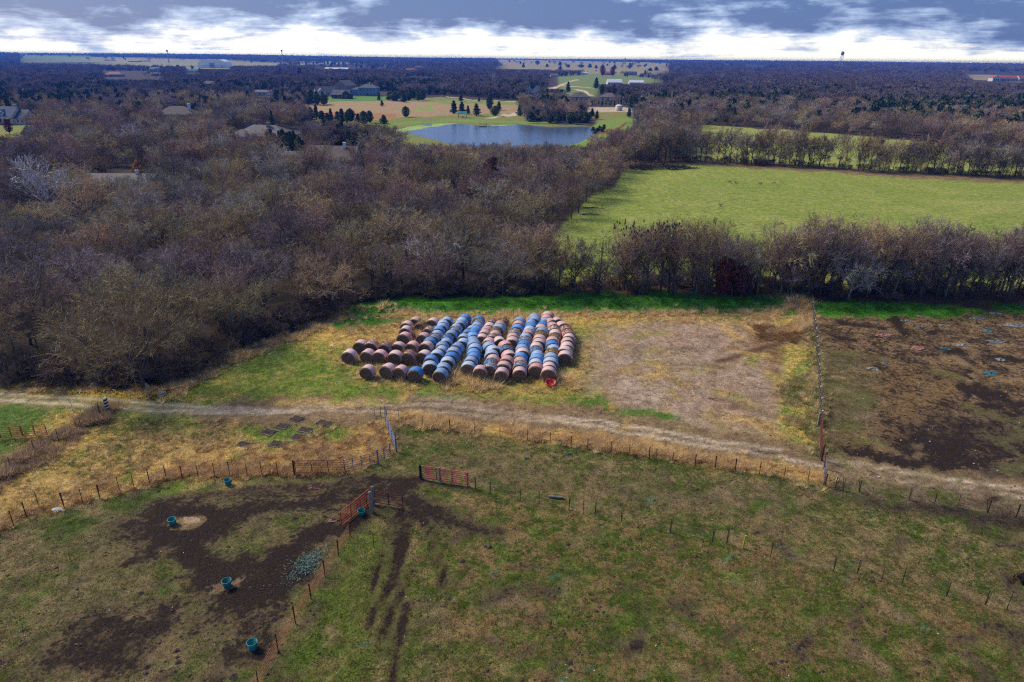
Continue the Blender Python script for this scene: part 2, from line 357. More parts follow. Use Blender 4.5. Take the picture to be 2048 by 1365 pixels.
# right-hand lot beyond the long fence
L('poly', [(1628, 622), (1700, 628), (1900, 628), (2048, 620), (2700, 640), (3000, 1100), (2048, 985), (1650, 920)], (.28, .17, .07), (.14, .09, .045), .5, .50, fe=1.5)
L('poly', [(1650, 640), (1900, 640), (2060, 650), (2300, 700), (2048, 760), (1800, 720), (1660, 700)], (.32, .20, .09), (.12, .08, .045), .5, .54, fe=5)
L('poly', [(1760, 860), (1900, 820), (2300, 870), (2300, 1000), (1980, 960), (1800, 930)], (.14, .09, .055), (.2, .14, .08), .5, .68, fe=6)
L('poly', [(1650, 700), (1720, 710), (1740, 860), (1660, 880)], (.18, .14, .06), (.11, .10, .035), .5, .25, fe=5)
L('poly', [(1600, 606), (1640, 603), (1740, 606), (1850, 614), (1950, 622), (1950, 630), (1800, 633), (1640, 630)], LUSH, (.08, .18, .025), .35, fe=1.4)
L('poly', [(1975, 610), (2200, 614), (2200, 630), (1990, 628)], LUSH, (.08, .18, .025), .4, fe=1.4)
# the track
RD = [(-600, 772), (0, 796), (200, 812), (380, 820), (560, 822), (760, 818), (900, 814), (1020, 822), (1150, 838), (1300, 863), (1480, 892), (1640, 925), (1800, 952), (2048, 992), (2600, 1090)]
L('line', RD[:6], (.15, .19, .04), (.34, .25, .1), .45, wd=1.3, fe=1)
L('line', [(480, 826), (620, 822), (760, 818), (900, 812), (1020, 822), (1150, 838)], (.31, .20, .10), (.24, .155, .075), .5, .08, wd=3.0, fe=2.2)
L('line', RD[8:], (.29, .19, .095), (.21, .14, .07), .5, .10, wd=2.5, fe=1.6)
L('poly', [(835, 800), (870, 786), (930, 786), (960, 798), (1010, 812), (1060, 828), (930, 822), (840, 812)], PINKSOIL, ROAD, .45, .05, fe=2)
L('line', [(800, 812), (900, 813), (1000, 820)], (.21, .14, .08), (.16, .11, .06), .5, .15, wd=1.3, fe=1.6, k=.8)
for pts, c in (([(-600, 764), (0, 787), (120, 795), (200, 800), (330, 811), (480, 820), (600, 822)], PALE),
               ([(-600, 780), (0, 800), (120, 808), (220, 817), (330, 823), (480, 828), (620, 824)], PALE),
               ([(1090, 831), (1200, 843), (1330, 864), (1440, 884), (1560, 902)], PALE),
               ([(1120, 842), (1330, 878), (1500, 905), (1640, 932)], PALE),
               ([(1670, 922), (1780, 938), (1900, 962), (2048, 980), (2400, 1030)], PALE),
               ([(1700, 943), (1850, 968), (2048, 1000), (2400, 1060)], PALE),
               ([(600, 822), (760, 824), (900, 824), (1010, 832), (1120, 842)], (.46, .34, .21)), ([(600, 815), (760, 812), (900, 810), (1000, 820), (1090, 831)], (.46, .34, .21))):
    L('line', pts, c, tuple(k * .8 for k in c), .45, wd=.30, fe=.5, k=.95)
L('line', [(560, 806), (700, 806), (800, 802)], (.3, .2, .11), STRAW, .5, wd=.6, fe=1.2)
L('line', [(1660, 930), (1800, 957), (2048, 1004)], (.13, .08, .05), SOIL, .5, .1, wd=.25, fe=.4, k=.8)
L('line', [(790, 836), (900, 846), (1000, 858), (1120, 874), (1300, 898), (1450, 925), (1640, 955)], STRAW, (.42, .26, .10), .5, wd=1.25, fe=1.0)
L('line', [(800, 846), (1000, 872), (1200, 905), (1420, 935), (1640, 975)], DGREEN, A_GRASS, .4, .1, wd=.5, fe=1.2, k=.7)
L('poly', [(1650, 950), (1800, 965), (2048, 1010), (2048, 1030), (1800, 1000), (1660, 985)], (.2, .14, .085), A_GRASS, .4, .2, fe=1.5)
# front pasture: trodden patches
L('poly', [(-600, 1080), (200, 1010), (480, 975), (750, 950), (830, 960), (760, 1010), (690, 1080), (560, 1300), (500, 1500), (-600, 1600)], (.20, .15, .065), A_GRASS, .38, .20, fe=3)
L('poly', [(30, 1070), (130, 1020), (330, 972), (460, 955), (440, 980), (240, 1030), (120, 1080)], A_GRASS, DGREEN, .4, .05, fe=2.5)
L('poly', [(820, 930), (960, 900), (1100, 930), (1300, 960), (1600, 990), (1600, 1040), (1300, 1020), (1000, 970)], (.14, .125, .045), (.20, .14, .07), .5, .2, fe=5)
L('poly', [(560, 1290), (640, 1150), (720, 1040), (760, 1020), (790, 1100), (760, 1250), (760, 1500), (480, 1500)], (.12, .16, .022), (.20, .16, .05), .45, .08, fe=1.5, k=.8)
L('poly', [(1000, 950), (1250, 1010), (1500, 1060), (1700, 1140), (2000, 1210), (2400, 1300), (2400, 1700), (1000, 1700), (900, 1250), (900, 1050)], (.07, .105, .012), (.27, .165, .07), .48, .27, fe=8)
brng = random.Random(77)
def blotch(px0, py0, px1, py1, n, cols, s0, s1):
    for _ in range(n):
        x, y = P(brng.uniform(px0, px1), brng.uniform(py0, py1)); a = brng.uniform(0, 3.14); l = brng.uniform(s0, s1); c, c2, m_ = brng.choice(cols)
        LAYERS.append(('line', np.array([(x - math.cos(a) * l, y - math.sin(a) * l), (x + brng.uniform(-.5, .5) * l, y + brng.uniform(-.5, .5) * l), (x + math.cos(a) * l, y + math.sin(a) * l)]), l * .35, l * .8, c, c2, .5, m_, brng.uniform(.45, .95)))
blotch(1190, 650, 1600, 860, 60, [((.17, .21, .04), STRAW, .05), ((.5, .38, .26), PINKSOIL, .0), ((.24, .15, .07), (.15, .09, .05), .4), (STRAW, (.36, .22, .09), .05), ((.3, .2, .12), (.2, .15, .1), .3)], .5, 2.2)
blotch(1650, 640, 2300, 950, 95, [((.10, .12, .03), (.2, .17, .06), .3), ((.38, .25, .11), (.3, .2, .1), .15), ((.08, .05, .03), (.12, .08, .05), .95), ((.34, .24, .13), (.2, .13, .07), .45)], .5, 2.6)
blotch(820, 900, 2100, 1380, 260, [((.34, .23, .12), (.25, .17, .08), .1), ((.07, .11, .014), (.10, .14, .02), .05), ((.11, .075, .045), (.16, .11, .06), .62), ((.10, .16, .016), (.2, .19, .05), .0)], .25, 1.3)
blotch(0, 960, 700, 1380, 150, [((.34, .24, .12), (.25, .17, .08), .1), ((.08, .13, .014), (.11, .16, .02), .0), ((.12, .08, .05), (.16, .11, .06), .6)], .25, 1.1)
blotch(700, 950, 2100, 1380, 26, [((.14, .24, .15), (.1, .18, .08), 0)], .08, .3)
blotch(700, 640, 1180, 800, 40, [(STRAW, (.4, .28, .1), .0), ((.10, .22, .02), YGREEN, .0)], .4, 1.5)
blotch(400, 700, 760, 800, 30, [((.36, .30, .08), YGREEN, .0), ((.10, .20, .02), YGREEN, .0), (STRAW, YGREEN, 0)], .5, 1.8)
blotch(60, 840, 520, 1000, 60, [(STRAW, (.6, .42, .16), .0), ((.12, .19, .025), YGREEN, .0), ((.30, .22, .12), STRAW, .1)], .4, 1.5)
for q_ in ([(1200, 440), (1450, 400), (1750, 395), (2100, 405)], [(1195, 450), (1450, 407), (1750, 401), (2100, 411)], [(1270, 345), (1500, 352), (1800, 370), (2100, 378)]): L('line', q_, (.19, .24, .035), (.27, .28, .07), .5, 0, wd=.25, fe=1.2, k=.6)
blotch(1250, 340, 2300, 560, 70, [((.36, .36, .10), FIELD2, .0), ((.18, .25, .035), FIELD, .0)], 2, 9)
for pts, wd, m in (([(330, 1030), (300, 1050), (370, 1020), (420, 1050), (330, 1080)], 2.6, .88), ([(250, 1045), (330, 1060)], 1.8, .66),
                   ([(400, 1050), (380, 1100), (420, 1140), (455, 1165)], 1.0, .85), ([(420, 1150), (480, 1140), (540, 1160), (470, 1180)], 1.7, .90),
                   ([(455, 1170), (500, 1230), (520, 1290), (470, 1310)], 1.6, .75), ([(410, 1030), (560, 1015), (680, 1000), (745, 985)], .9, .80),
                   ([(540, 1130), (600, 1090), (680, 1050), (720, 1020)], 1.5, .85), ([(560, 1110), (640, 1060)], 1.2, .8),
                   ([(760, 985), (840, 960), (700, 960)], 1.1, .62), ([(780, 980), (830, 1010), (880, 1030)], 1.3, .85), ([(840, 1000), (900, 1040), (990, 1060)], .7, .66),
                   ([(200, 1250), (260, 1290), (160, 1300), (300, 1260), (330, 1240)], 2.0, .80), ([(120, 1300), (250, 1330)], 1.3, .66),
                   ([(500, 1200), (560, 1180), (600, 1130)], 1.2, .75), ([(480, 1010), (560, 985), (740, 985)], 1.4, .6), ([(330, 1000), (450, 985), (640, 975)], .9, .5),
                   ([(1700, 900), (1860, 930)], 1.2, .7), ([(1890, 930), (1900, 920)], 1.8, .85)):
    L('line', pts, (.17, .115, .06), (.10, .065, .04), .5, min(1.05, m * (1.3 if wd <= 1.2 else 1.08)), wd=wd * (.7 if wd <= 1.2 else .66), fe=2.0 if wd <= 1.2 else 4.0)
for r, m in zip(range(4), (.92, .80, .75, .6)): LAYERS.append(('line', RUTS[r], .22, .6, (.13, .08, .045), MUD, .4, min(1, m * 1.1), 1.0))
L('poly', [(430, 1166), (442, 1158), (470, 1158), (476, 1168), (455, 1178), (436, 1174)], (.4, .28, .17), TAN, .5, fe=.6)
L('poly', [(352, 1036), (372, 1026), (410, 1028), (424, 1036), (405, 1050), (362, 1052)], (.36, .25, .14), TAN, .5, fe=1.0)

def ground_layers(X, Y):
    n = X.shape; D = np.hypot(X, Y)
    wa = np.clip(D / 75, .6, 30)
    wx = X + (fbm(X / (2.2 * wa), Y / (2.2 * wa), 61, 4) - .5) * 3.6 * wa; wy = Y + (fbm(X / (2.2 * wa), Y / (2.2 * wa), 77, 4) - .5) * 3.6 * wa
    A = np.ones(n + (3,)) * np.array((.085, .055, .038)); B = np.ones(n + (3,)) * np.array((.05, .045, .022)); t = np.full(n, .5); m = np.full(n, .12)
    for kind, pts, wd, fe, a, b, tt, mm, k in LAYERS:
        narrow = kind == 'line' and wd < .8
        x_, y_ = (X + (wx - X) * .22, Y + (wy - Y) * .22) if narrow else (wx, wy)
        g = region(x_, y_, pts, kind, wd, fe) * k
        s = g > 0
        if not s.any(): continue
        gs = g[s]; q = gs[:, None]
        A[s] = A[s] * (1 - q) + np.array(a) * q; B[s] = B[s] * (1 - q) + np.array(b) * q
        t[s] = t[s] * (1 - gs) + tt * gs; m[s] = m[s] * (1 - gs) + mm * gs
    return A, B, t, m

def axis(parts):
    out = []
    for a, b, st in parts: out += list(np.arange(a, b, st))
    return out
xn = axis([(0, 70, .5), (70, 110, .8), (110, 330, 2.5), (330, 900, 9)]); v = 900; st = 14
while v < 15000: xn.append(v); v += st; st *= 1.13
xs = np.array([-k for k in xn[::-1][:-1]] + xn)
yn = axis([(-60, 20, 4), (20, 90, .42), (90, 130, .6), (130, 480, 2.2), (480, 900, 7)]); v = 900; st = 12
while v < 17000: yn.append(v); v += st; st *= 1.08
ys = np.array(yn)
GX, GY = np.meshgrid(xs, ys); nx, ny = len(xs), len(ys)
GX, GY = GX.ravel(), GY.ravel()
GZ = hgt(GX, GY)
ii = np.arange((ny - 1) * nx).reshape(ny - 1, nx)[:, :-1].ravel()
faces = np.stack([ii, ii + 1, ii + nx + 1, ii + nx], 1)

gm = bpy.data.materials.new('ground'); gm.use_nodes = True; t = gm.node_tree; b = t.nodes['Principled BSDF']
geo = N(t, 'ShaderNodeNewGeometry'); pos = geo.outputs['Position']
ata = N(t, 'ShaderNodeAttribute', attribute_name='cover_a'); atb = N(t, 'ShaderNodeAttribute', attribute_name='cover_b')
nA = noise(t, pos, .42, 8, .68, .4); nB = noise(t, pos, 3.1, 6, .7); nC = noise(t, pos, 11.0, 4, .75); nD = noise(t, pos, .06, 6, .62); nE = noise(t, pos, 1.1, 6, .7, .8)
comb = math_node(t, 'ADD', math_node(t, 'MULTIPLY', nA, .38), math_node(t, 'ADD', math_node(t, 'MULTIPLY', nB, .46), math_node(t, 'MULTIPLY', nD, .16)))
comb = math_node(t, 'MULTIPLY_ADD', math_node(t, 'SUBTRACT', comb, .5), 3.4, .5)
f = sstep(t, math_node(t, 'ADD', math_node(t, 'SUBTRACT', ata.outputs['Alpha'], .5), comb), .30, .70)
c = mixc(t, f, ata.outputs['Color'], atb.outputs['Color'])
lum = math_node(t, 'MULTIPLY_ADD', nC, 2.6, -.30, True); lum.node.use_clamp = False; lum = math_node(t, 'MAXIMUM', lum, .15); lum2 = math_node(t, 'MULTIPLY', lum, math_node(t, 'MULTIPLY_ADD', nE, 2.6, -.28))
cb = N(t, 'ShaderNodeCombineColor')
for i in range(3): t.links.new(lum2, cb.inputs[i])
c = mixc(t, 1.0, c, cb.outputs[0], 'MULTIPLY')
comb2 = math_node(t, 'ADD', math_node(t, 'MULTIPLY', nE, .5), math_node(t, 'ADD', math_node(t, 'MULTIPLY', nB, .28), math_node(t, 'MULTIPLY', nC, .22)))
comb2 = math_node(t, 'ADD', math_node(t, 'MULTIPLY', comb2, .82), math_node(t, 'MULTIPLY', nA, .18))
comb2 = math_node(t, 'MULTIPLY_ADD', math_node(t, 'SUBTRACT', comb2, .5), 3.8, .5)
mf = sstep(t, math_node(t, 'ADD', math_node(t, 'SUBTRACT', atb.outputs['Alpha'], .5), comb2), .40, .72)
mudc = mixc(t, sstep(t, nC, .35, .7), (*MUD, 1), (.07, .045, .03, 1))
c = mixc(t, mf, c, mudc)
t.links.new(c, b.inputs['Base Color']); b.inputs['Roughness'].default_value = .95; b.inputs['Specular IOR Level'].default_value = .12
bh = math_node(t, 'ADD', math_node(t, 'MULTIPLY', nB, .7), math_node(t, 'MULTIPLY', nC, .35))
bn = N(t, 'ShaderNodeBump', inp={'Strength': 1.0, 'Distance': .22}); t.links.new(bh, bn.inputs['Height']); t.links.new(bn.outputs[0], b.inputs['Normal'])
gme = np_mesh('ground', np.stack([GX, GY, GZ], 1), faces, [gm])
gA, gB, gt_, gm_ = ground_layers(GX, GY)
for nm, c3, al in (('cover_a', gA, gt_), ('cover_b', gB, gm_)):
    at = gme.attributes.new(nm, 'FLOAT_COLOR', 'POINT')
    at.data.foreach_set('color', np.concatenate([c3, al[:, None]], 1).astype(np.float32).ravel())
gme.polygons.foreach_set('use_smooth', np.ones(len(faces), bool))
ground = link(bpy.data.objects.new('ground', gme)); ground['kind'] = 'structure'
print('ground', nx, ny, len(faces))

# ------------------------------------------------------------------ scattering by geometry nodes (only for "stuff")
def template_collection(name, meshes):
    c = bpy.data.collections.new(name)
    for i, me in enumerate(meshes): c.objects.link(bpy.data.objects.new('%s.%03d' % (name, i + 1), me))
    return c
def scatter(name, coll, pts, rz, scale, idx, tint=None, tilt=None):
    me = bpy.data.meshes.new(name); n = len(pts); me.vertices.add(n); me.vertices.foreach_set('co', np.asarray(pts, np.float32).ravel())
    def fa(nm, typ, arr, key='value'): a = me.attributes.new(nm, typ, 'POINT'); a.data.foreach_set(key, arr)
    fa('turn', 'FLOAT', np.asarray(rz, np.float32)); fa('size', 'FLOAT_VECTOR', np.asarray(scale, np.float32).ravel(), 'vector')
    fa('pick', 'INT', np.asarray(idx, np.int32))
    if tint is not None: fa('tint', 'FLOAT_COLOR', np.concatenate([tint, np.ones((n, 1))], 1).astype(np.float32).ravel(), 'color')
    o = link(bpy.data.objects.new(name, me)); o['kind'] = 'stuff'
    g = bpy.data.node_groups.new(name, 'GeometryNodeTree')
    g.interface.new_socket('Geometry', in_out='INPUT', socket_type='NodeSocketGeometry'); g.interface.new_socket('Geometry', in_out='OUTPUT', socket_type='NodeSocketGeometry')
    gi = g.nodes.new('NodeGroupInput'); go = g.nodes.new('NodeGroupOutput')
    ci = g.nodes.new('GeometryNodeCollectionInfo'); ci.inputs[0].default_value = coll; ci.inputs[1].default_value = True; ci.inputs[2].default_value = True
    ip = g.nodes.new('GeometryNodeInstanceOnPoints'); ip.inputs['Pick Instance'].default_value = True
    def na(nm, ty): q = g.nodes.new('GeometryNodeInputNamedAttribute'); q.data_type = ty; q.inputs[0].default_value = nm; return q.outputs[0]
    g.links.new(gi.outputs[0], ip.inputs['Points']); g.links.new(ci.outputs[0], ip.inputs['Instance'])
    g.links.new(na('pick', 'INT'), ip.inputs['Instance Index'])
    cx = g.nodes.new('ShaderNodeCombineXYZ'); g.links.new(na('turn', 'FLOAT'), cx.inputs[2])
    g.links.new(cx.outputs[0], ip.inputs['Rotation']); g.links.new(na('size', 'FLOAT_VECTOR'), ip.inputs['Scale'])
    g.links.new(ip.outputs[0], go.inputs[0])
    md = o.modifiers.new('scatter', 'NODES'); md.node_group = g
    return o
# ------------------------------------------------------------------ trees
def perp(d, r):
    v = Vector((r.gauss(0, 1), r.gauss(0, 1), r.gauss(0, 1))); v = v - d * v.dot(d)
    return v.normalized() if v.length > 1e-4 else Vector((1, 0, 0))
def bare_tree(seed, Hh, Rr, spread=.8, n1=8, n2=6, n3=7, n4=9, tw=.022, tl=.9, fork=.28, limb_sides=5, thick=1.0):
    """a leafless tree: trunk and limbs in one mesh, branches and twigs in another"""
    r = random.Random(seed); tr, cr = MB(), MB()
    hf = Hh * fork; lean = Vector((r.uniform(-.06, .06), r.uniform(-.06, .06), 1))
    r0 = .018 * Hh * thick
    path = [Vector((0, 0, -.3))] + [lean * (Hh * k) + Vector((r.uniform(-.1, .1), r.uniform(-.1, .1), 0)) for k in (.08, fork * .6, fork, fork + .16, fork + .3, fork + .45, .9)]
    rad = [r0 * 1.35, r0 * 1.05, r0 * .9, r0 * .85, r0 * .6, r0 * .42, r0 * .25, r0 * .08]
    tr.tube(path, rad, 7)
    def ribbon(p0, p1, w0, w1):
        d = (p1 - p0); d = d.normalized() if d.length > 1e-5 else Vector((0, 0, 1)); a = perp(d, r)
        if w1 <= 0: cr.add([p0 - a * w0, p0 + a * w0, p1], [(0, 1, 2)])
        else: cr.add([p0 - a * w0, p0 + a * w0, p1 + a * w1, p1 - a * w1], [(0, 1, 2, 3)])
    cen = Vector((0, 0, Hh * (fork + 1) * .5)); hz = Hh * (1 - fork) * .5
    def env(p):
        q = p - cen; return (q.x / Rr) ** 2 + (q.y / Rr) ** 2 + (q.z / (hz * 1.05)) ** 2
    def walk(p, d, length, segs, up, wob):
        pts = [p]
        for _ in range(segs):
            d = (d + Vector((r.gauss(0, wob), r.gauss(0, wob), up + r.gauss(0, wob)))).normalized()
            q = pts[-1] + d * (length / segs)
            pts.append(q)
            if env(q) > 1.15: break
        return pts, d
    for i in range(n1):
        ph = 2 * math.pi * (i / n1) + r.uniform(-.4, .4) ; k = r.uniform(0, .5)
        start = lean * (Hh * (fork + k * (.85 - fork)))
        d = Vector((math.cos(ph) * spread, math.sin(ph) * spread, r.uniform(.45, 1.1))).normalized()
        ln = Rr * r.uniform(.9, 1.3) * (1 - k * .35) + hz * .3
        pts, _ = walk(start, d, ln, 5, .10, .13)
        rr = r0 * (.5 - k * .3)
        tr.tube(pts, [max(rr * (1 - j / len(pts)) + .012, .012) for j in range(len(pts))], limb_sides, cap=False)
        for j in range(n2):
            u = .2 + .8 * (j + r.random()) / n2; s = u * (len(pts) - 1); a = min(int(s), len(pts) - 2)
            p = pts[a].lerp(pts[a + 1], s - a); dd = (pts[a + 1] - pts[a]).normalized()
            d2 = (dd * .6 + perp(dd, r) * .8 + Vector((0, 0, .12))).normalized()
            bp, _ = walk(p, d2, ln * (.55 - .22 * u) * r.uniform(.8, 1.2), 3, .08, .16)
            wb = max(rr * .35, .02)
            for q in range(len(bp) - 1): ribbon(bp[q], bp[q + 1], wb * (1 - q * .28), wb * (.72 - q * .25))
            for m_ in range(n3):
                u3 = .15 + .85 * (m_ + r.random()) / n3; s3 = u3 * (len(bp) - 1); a3 = min(int(s3), len(bp) - 2)
                p3 = bp[a3].lerp(bp[a3 + 1], s3 - a3); dd3 = (bp[a3 + 1] - bp[a3]).normalized()
                d3 = (dd3 * .7 + perp(dd3, r) * .8 + Vector((0, 0, .15))).normalized()
                e3 = p3 + d3 * (tl * r.uniform(.9, 1.8)); ribbon(p3, e3, tw * 1.25, tw * .7)
                for _ in range(n4):
                    u4 = r.uniform(.1, 1); p4 = p3.lerp(e3, u4); d4 = (d3 * .8 + perp(d3, r) * .7 + Vector((0, 0, .18))).normalized()
                    ribbon(p4, p4 + d4 * (tl * r.uniform(.45, 1.05)), tw, 0)
    return tr, cr
def leafy(seed, Hh, Rr, n, size, shape='cone', base=.08, fork=.2):
    """trunk plus a crown of many leaf-clump faces"""
    r = random.Random(seed); tr, cr = MB(), MB()
    tr.tube([(0, 0, -.3), (0, 0, Hh * .4), (0, 0, Hh * .9)], [.025 * Hh, .018 * Hh, .004 * Hh], 6)
    lob = [(r.uniform(0, 6.28), r.uniform(.2, 1), r.uniform(.7, 1.2)) for _ in range(9)]
    for _ in range(n):
        u = r.random() ** (.8 if shape == 'cone' else 1); ph = r.uniform(0, 6.283)
        if shape == 'cone': prof = (1 - u) ** .62 * (.72 + .28 * math.sin(u * 23 + ph * 2)) * min(1, (u + .05) * 7)
        elif shape == 'column': prof = (1 - u ** 3) * min(1, (u + .04) * 8)
        else: prof = math.sqrt(max(0, 1 - (2 * u - 1) ** 2)) * (.85 + .15 * math.sin(ph * 3 + u * 7))
        for lp, lu, lw in lob:
            if abs(u - lu) < .16 and abs(math.atan2(math.sin(ph - lp), math.cos(ph - lp))) < .7: prof *= lw
        rad = Rr * prof * (r.random() ** .35)
        z = Hh * (base + (1 - base) * u); p = Vector((math.cos(ph) * rad, math.sin(ph) * rad, z))
        s = size * r.uniform(.6, 1.5); a = perp(Vector((math.cos(ph), math.sin(ph), .5)).normalized(), r); b2 = a.cross(Vector((math.cos(ph), math.sin(ph), r.uniform(-.5, .9))).normalized())
        o1 = Vector((r.gauss(0, .3), r.gauss(0, .3), r.gauss(0, .3))) * s
        cr.add([p - a * s * .6, p + a * s * .5 + o1, p + b2 * s - o1], [(0, 1, 2)])
    return tr, cr
def join_mesh(name, pair, mats):
    m = MB(); m.add(pair[0].v, pair[0].f); k = len(pair[0].f); m.add(pair[1].v, pair[1].f); m.mi = [0] * k + [1] * len(pair[1].f)
    return m.mesh(name, mats)
NV = 9
kinds = []
for i in range(NV):
    rr_ = random.Random(100 + i)
    kinds.append(dict(Hh=10, Rr=rr_.uniform(3.3, 4.9), spread=rr_.uniform(.5, 1.1), fork=rr_.uniform(.09, .28)))
hi = [bare_tree(200 + i, n1=9, n2=6, n3=7, n4=8, tw=.018, tl=.80, **kinds[i]) for i in range(NV)]
TRUNKS = [p[0].mesh('trunk', MATS['bark']) for p in hi]; CROWNS = [p[1].mesh('crown', MATS['twig']) for p in hi]
mid = [bare_tree(300 + i, n1=8, n2=5, n3=6, n4=6, tw=.036, tl=1.05, limb_sides=4, **kinds[i]) for i in range(NV)]
far_ = [bare_tree(400 + i, n1=6, n2=4, n3=4, n4=4, tw=.10, tl=1.6, limb_sides=3, **kinds[i]) for i in range(5)]
BT = [MATS['bark'], MATS['twig']]
hi_c = template_collection('bare_tree_near', [join_mesh('bare_tree', p, BT) for p in hi])
mid_c = template_collection('bare_tree_mid', [join_mesh('bare_tree', p, BT) for p in mid])
ced = [leafy(500 + i, 7, random.Random(i).uniform(1.9, 3.0), 1500, .42, 'cone' if i % 3 else 'round') for i in range(5)]
CED_T = [p[0].mesh('trunk', MATS['bark']) for p in ced]; CED_C = [p[1].mesh('crown', MATS['cedar_leaf']) for p in ced]
ced_far = [leafy(520 + i, 7, 2.6, 260, 1.0, 'cone' if i % 2 else 'round') for i in range(3)]
far_c = template_collection('far_tree', [join_mesh('bare_tree', p, [MATS['bark'], MATS['cloud_shaded_twigs']]) for p in far_] + [join_mesh('evergreen', p, [MATS['bark'], MATS['cedar_leaf']]) for p in ced_far])

# where the woods stand (outlines traced on the ground)
WOOD1 = W([(-330, 770), (0, 762), (110, 768), (200, 772), (300, 776), (345, 768), (395, 740), (440, 714), (500, 690), (560, 668), (640, 640), (690, 612), (760, 600), (900, 594), (1080, 592), (1082, 540), (1070, 490), (1100, 462), (1150, 446), (1165, 410), (1210, 388), (1238, 355), (1245, 330), (1378, 324), (1390, 285), (1402, 250), (1275, 244), (1262, 266), (1190, 300), (1060, 318), (860, 308), (780, 292), (690, 268), (635, 256), (590, 222), (625, 200), (640, 150), (620, 140), (-330, 132)])
WOOD3 = W([(636, 150), (640, 192), (900, 191), (1042, 202), (1048, 244), (1165, 247), (1178, 214), (1290, 208), (1270, 244), (1400, 250), (1540, 257), (1700, 271), (1860, 284), (2300, 320), (2300, 150), (1340, 150), (1340, 158), (1190, 150), (1090, 150), (1090, 146), (900, 142)])
CLEAR = [W(p) for p in ([(-160, 246), (52, 248), (54, 272), (30, 280), (-160, 284)], [(1095, 155), (1190, 150), (1330, 158), (1330, 166), (1210, 172), (1200, 194), (1140, 196), (1090, 182)],
                        [(645, 180), (800, 184), (800, 197), (645, 197)], [(1130, 190), (1240, 190), (1240, 206), (1130, 206)], [(1925, 153), (2060, 156), (2060, 172), (1935, 170)],
                        [(200, 143), (330, 143), (330, 158), (200, 158)], [(0, 180), (45, 181), (45, 190), (0, 190)],
                        [(500, 182), (560, 184), (560, 195), (500, 195)], [(370, 140), (400, 140), (400, 152), (370, 152)])]
FIELDS = [W(p) for p in ([(990, 124), (1340, 134), (1340, 152), (1190, 152), (1120, 148), (1000, 140)], [(40, 119), (180, 121), (200, 131), (50, 131)], [(180, 124), (460, 128), (600, 134), (500, 142), (300, 142), (200, 138)],
                         [(590, 130), (700, 130), (700, 134), (590, 134)], [(1600, 132), (1830, 134), (1830, 138), (1600, 137)], [(1925, 150), (2060, 153), (2060, 170), (1935, 168)], [(395, 128), (470, 128), (470, 138), (395, 138)])]
# houses: (px, py of the eaves line seen, height there) used to keep room for them
keep = []
def keepout(px, py, h, rad, front=0):
    x, y = P(px, py, h); keep.append((x, y, rad))
    if front:
        d = math.hypot(x, y); keep.append((x * (1 - front / d), y * (1 - front / d), rad))
for a in ((35, 244, 0, 17, 9), (355, 232, 3, 12, 0), (250, 352, 5, 9, 0), (530, 278, 3, 16, 0), (580, 312, 4, 7, 0), (675, 312, 3, 12, 0), (230, 150, 0, 16, 20), (305, 146, 0, 16, 10), (386, 146, 0, 10, 10), (417, 170, 0, 12, 5), (457, 182, 0, 9, 12),
          (527, 190, 0, 12, 10), (566, 176, 0, 8, 0), (670, 195, 0, 20, 10), (746, 188, 0, 14, 10), (793, 196, 0, 8, 8), (835, 150, 0, 30, 20), (1156, 200, 0, 14, 12), (1218, 200, 0, 14, 12), (1064, 185, 0, 14, 10), (2011, 165, 0, 40, 30), (85, 380, 8, 5, 0), (355, 330, 6, 4, 0), (430, 135, 0, 80, 60), (285, 780, 0, 6, 0), (1697, 595, 0, 5, 0)): keepout(*a)
def kept(x, y):
    return any((x - a) ** 2 + (y - b) ** 2 < c * c for a, b, c in keep)
def sample(d0, d1, step, tests, thin=None):
    xs_ = np.arange(-d1 * .86 - 20, d1 * .86 + 20, step); ys_ = np.arange(max(d0 * .6, 30), d1, step * .92)
    X, Y = np.meshgrid(xs_, ys_); X = X + nrng.uniform(-.46, .46, X.shape) * step; Y = Y + nrng.uniform(-.46, .46, Y.shape) * step
    X, Y = X.ravel(), Y.ravel(); D = np.hypot(X, Y); s = (D >= d0) & (D < d1) & (np.abs(X) < Y * .80 + 14); X, Y = X[s], Y[s]
    k = np.zeros(X.shape, bool)
    for p in tests: k |= region(X, Y, p, 'poly', 0, .1) > .5
    for p in CLEAR: k &= ~(region(X, Y, p, 'poly', 0, .1) > .5)
    X, Y = X[k], Y[k]
    kk = np.array([not kept(a, b_) for a, b_ in zip(X, Y)]) if len(X) else np.zeros(0, bool)
    return X[kk], Y[kk]
# open sight lines over lower growth: (left px, right px, lowest py seen)
SIGHTS = [(-80, 62, 272), (62, 78, 250), (312, 408, 228), (212, 302, 350), (452, 616, 268), (550, 612, 307), (636, 722, 310), (795, 1195, 289), (1195, 1275, 262), (612, 800, 243), (505, 550, 196), (640, 765, 198), (780, 806, 197), (805, 868, 157), (205, 330, 161), (368, 402, 151),
          (400, 464, 140), (448, 468, 190), (556, 580, 178), (405, 432, 171), (1134, 1232, 201), (1046, 1082, 187), (1940, 2048, 170), (1090, 1200, 180), (1200, 1330, 170), (40, 560, 131), (990, 1340, 142), (1445, 1460, 136), (1488, 1530, 138)]
SLOPE = [math.tan(0) + (lambda d_: d_.z / d_.y)(_f + _r * (((a + b_) / 2 - 1024) / F) - _u * ((c_ - 682.5) / F)) for a, b_, c_ in SIGHTS]
def sight(x, y, s, unit=10.3):
    px, py = proj(x, y, 5)
    for (a, b_, c_), sl in zip(SIGHTS, SLOPE):
        if a < px < b_:
            mx = CAM_H + sl * y
            if mx < -2: continue        # stands beyond what is seen there
            if mx < s * unit: s = max(0.0, mx) / unit * rng.uniform(.85, 1.0)
    return s
nX, nY = sample(60, 420, 5.2, [WOOD1, WOOD3])
